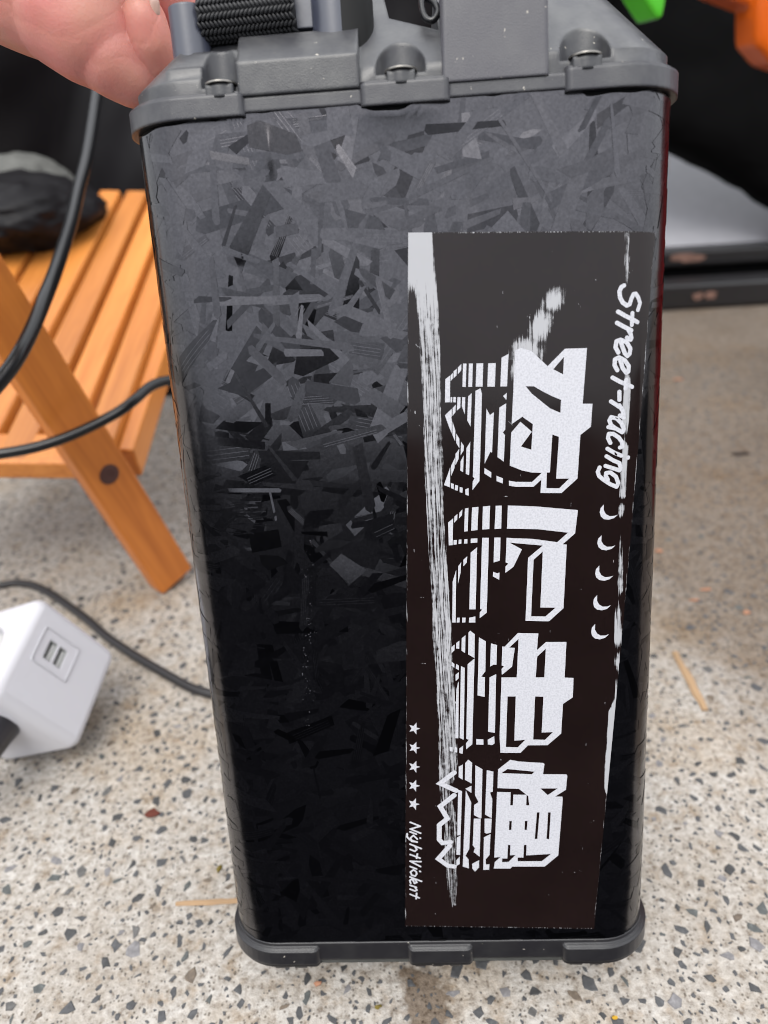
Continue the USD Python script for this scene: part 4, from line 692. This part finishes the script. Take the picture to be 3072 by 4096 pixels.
# orange and green things at the upper right
P = [at_Y(x, y, 1.12) for x, y in ((2905, -60), (3045, 20), (3110, -200), (2905, -250))]
og = None
def blob(pxs_, Y, r): return m3.Manifold.batch_hull([m3.Manifold.sphere(r, 16).translate([float(c) for c in at_Y(x, y, Y)]) for x, y in pxs_] + [m3.Manifold.sphere(r, 16).translate([float(c) for c in at_Y(x, y, Y) + np.array([0, 0.05, 0])]) for x, y in pxs_])
og = blob([(2870, -60), (3060, 15), (3060, -200), (2870, -200)], 1.12, 0.010) + blob([(3045, 60), (3046, 160), (3100, 225), (3300, 300), (3300, -60), (3060, -60)], 1.10, 0.010)
t = smooth_skin(og, 0.007, 12); obj('orange_tub', t, 'orange_plastic', smooth=True, label='bright orange plastic tub edge at the top right corner', cat='tub')
gr = blob([(2560, -60), (2632, 56), (2650, -60)], 0.80, 0.004) + blob([(2600, -200), (2690, -200), (2650, -60), (2560, -60)], 0.80, 0.004)
t = smooth_skin(gr, 0.01, 3); obj('green_handle', t, 'green_plastic', smooth=True, label='bright green plastic handle showing beside the top right of the battery lid', cat='handle')

# ---------------------------------------------------------------- hand holding the lid
def hp(x, y, yy): return B(BL(x, y, yy))
def lobe(P, r_, it=14):
    t = smooth_skin(hull_chain(P, r_, 28), 0.0030, it); return m3.Manifold(m3.Mesh(np.asarray(t.vertices, np.float32), np.asarray(t.faces, np.uint32)))
lobes = [([hp(-1500, -700, 0.075), hp(-700, -400, 0.07), hp(-180, -190, 0.062), hp(0, -116, 0.057), hp(130, -55, 0.055), hp(205, -18, 0.054)], [0.040, 0.033, 0.0265, 0.0252, 0.0247, 0.0237]),
         ([hp(130, -220, 0.060), hp(330, -140, 0.058), hp(470, -20, 0.058)], [0.028, 0.026, 0.018]),
         ([hp(190, -40, 0.062), hp(280, 28, 0.052), hp(352, 98, 0.051), hp(402, 145, 0.053), hp(448, 203, 0.0545)], [0.0235, 0.0238, 0.0218, 0.0196, 0.0166]),
         ([hp(400, 155, 0.06), hp(452, 220, 0.0515), hp(530, 280, 0.055), hp(640, 300, 0.068)], [0.0155, 0.0156, 0.0138, 0.010]),
         ([hp(655, 330, 0.066), hp(630, 250, 0.053), hp(602, 160, 0.046), hp(582, 80, 0.043), hp(570, 52, 0.0425)], [0.0092, 0.0088, 0.0084, 0.0078, 0.0070]),
         ([hp(500, 130, 0.075), hp(640, 150, 0.08), hp(735, 190, 0.085)], [0.016, 0.012, 0.010]), ([hp(735, 190, 0.080), hp(720, 80, 0.064), hp(668, -40, 0.056)], [0.0098, 0.0095, 0.0088]),
         ([hp(500, -40, 0.085), hp(690, -60, 0.09), hp(800, -20, 0.09)], [0.016, 0.012, 0.0105]), ([hp(800, -20, 0.086), hp(780, -130, 0.07), hp(720, -220, 0.06)], [0.010, 0.0097, 0.009]),
         ([hp(470, -190, 0.088), hp(700, -240, 0.095), hp(820, -220, 0.095)], [0.016, 0.012, 0.0105]), ([hp(820, -220, 0.09), hp(800, -320, 0.074), hp(740, -390, 0.064)], [0.010, 0.0095, 0.009]),
         ([hp(180, -220, 0.05), hp(360, -350, 0.035), hp(520, -420, 0.028), hp(620, -430, 0.028)], [0.021, 0.015, 0.012, 0.0098])]
hd = None
for P, r_ in lobes:
    q_ = lobe(P, r_); hd = q_ if hd is None else hd + q_
hand = smooth_skin(hd, 0.0026, 10); hv, hf = np.asarray(hand.vertices).copy(), np.asarray(hand.faces)
o_ = hp(40, 20, 0.058)
person = thing('person', 'bare left hand and forearm reaching in from the left to hold the battery lid', 'person', origin=o_)
obj('body', (hv - o_, hf), 'skin', person, smooth=True)
n1, n2_, n3 = hp(617, 10, 0.0385), hp(619, 50, 0.0395), hp(602, 82, 0.041)
nl = hull_chain([n1, n2_, n3], [0.0020, 0.0021, 0.0013])
obj('fingernail', smooth_skin(nl, 0.0012, 3), 'nail', person, smooth=True, origin=o_)
sl = hull_chain([hp(-1750, -500, 0.078), hp(-1000, -280, 0.072)], [0.056, 0.047]); obj('sleeve', smooth_skin(sl, 0.008, 4), 'sleeve_cloth', person, smooth=True, origin=o_)

# ---------------------------------------------------------------- bits lying on the concrete
def stick(p0, p1, w, label, cat, mt='straw', h=0.0012):
    a, b = ground(*p0), ground(*p1); d = b - a; l = np.linalg.norm(d); d = d / l; s_ = np.array([-d[1], d[0], 0]); g = np.random.default_rng(int(p0[0])); V = []; n = 9
    for i in range(n):
        t_ = i / (n - 1); ww_ = w * (0.75 + 0.35 * math.sin(t_ * 3)) * g.uniform(0.9, 1.1) * 0.5; c = a + d * l * t_ + s_ * g.normal(0, w * 0.06)
        V += [c - s_ * ww_ + [0, 0, .0006], c - s_ * ww_ * 0.4 + [0, 0, h + .0008], c + s_ * ww_ * 0.5 + [0, 0, h + .0007], c + s_ * ww_ + [0, 0, .0006]]
    F = []
    for i in range(n - 1):
        for k in range(4): F.append([i * 4 + k, i * 4 + (k + 1) % 4, (i + 1) * 4 + (k + 1) % 4, (i + 1) * 4 + k])
    F += [[0, 3, 2, 1], [(n - 1) * 4, (n - 1) * 4 + 1, (n - 1) * 4 + 2, (n - 1) * 4 + 3]]
    obj('straw', (np.array(V), np.array(F)), mt, smooth=30, label=label, cat=cat)
stick((2700, 2612), (2822, 2846), 0.0058, 'flat tan straw lying on the concrete right of the battery', 'straw')
stick((705, 3618), (985, 3604), 0.0030, 'thin brown straw lying by the lower left corner of the battery', 'straw')
def leafbit(px_, py_, r, mt, label, cat, asp=0.6, ang=0.0):
    c = ground(px_, py_); g = np.random.default_rng(int(px_ * 3 + py_)); n = 9; a = np.linspace(0, 2 * np.pi, n, endpoint=False); rr = r * g.uniform(0.7, 1.2, n)
    x, y = rr * np.cos(a), rr * np.sin(a) * asp; x, y = x * math.cos(ang) - y * math.sin(ang), x * math.sin(ang) + y * math.cos(ang)
    z = 0.0009 + g.uniform(0, 0.0012, n); V = np.vstack([np.c_[x, y, z], [[0, 0, 0.0026]], np.c_[x, y, z - 0.0005]]) + c
    F = [[i, (i + 1) % n, n] for i in range(n)] + [[i, n + 1 + i, n + 1 + (i + 1) % n] for i in range(n)] + [[i, n + 1 + (i + 1) % n, (i + 1) % n] for i in range(n)]
    obj('leaf_scrap', (V, np.array(F)), mt, smooth=50, label=label, cat=cat, group='scraps of leaf on the concrete')
leafbit(608, 3258, 0.0048, 'leaf_red', 'dark red curled scrap of leaf below the power cube', 'leaf')
leafbit(2960, 1818, 0.0120, 'leaf_dark', 'dark scrap lying near the right edge below the steel step', 'leaf', 0.3, -0.1)
leafbit(1272, 3940, 0.0022, 'leaf_orange', 'small orange scrap in front of the left part of the battery base', 'leaf')
leafbit(1512, 4032, 0.0019, 'leaf_olive', 'tiny olive scrap left of the wet mark', 'leaf')
leafbit(2457, 4074, 0.0015, 'leaf_yellow', 'tiny yellow scrap at the bottom edge right of centre', 'leaf')
leafbit(878, 3478, 0.0026, 'leaf_olive', 'small olive-brown scrap left of the battery above the thin straw', 'leaf', 0.5, 1.2)
leafbit(2987, 2455, 0.0034, 'leaf_orange', 'bright orange chip nearest the right edge of the concrete', 'leaf')
leafbit(2822, 2362, 0.0055, 'leaf_orange', 'long pale orange chip on the brown concrete, farther of the middle pair', 'leaf', 0.28, 0.0)
leafbit(2775, 2405, 0.0042, 'leaf_orange', 'long pale orange chip on the brown concrete, nearer of the middle pair', 'leaf', 0.35, -0.2)
leafbit(2634, 2207, 0.0038, 'leaf_orange', 'orange chip touching the right side of the battery in view', 'leaf')
leafbit(2710, 1520, 0.0080, 'leaf_orange', 'faint orange chip on the concrete just below the steel step', 'leaf', 0.5)
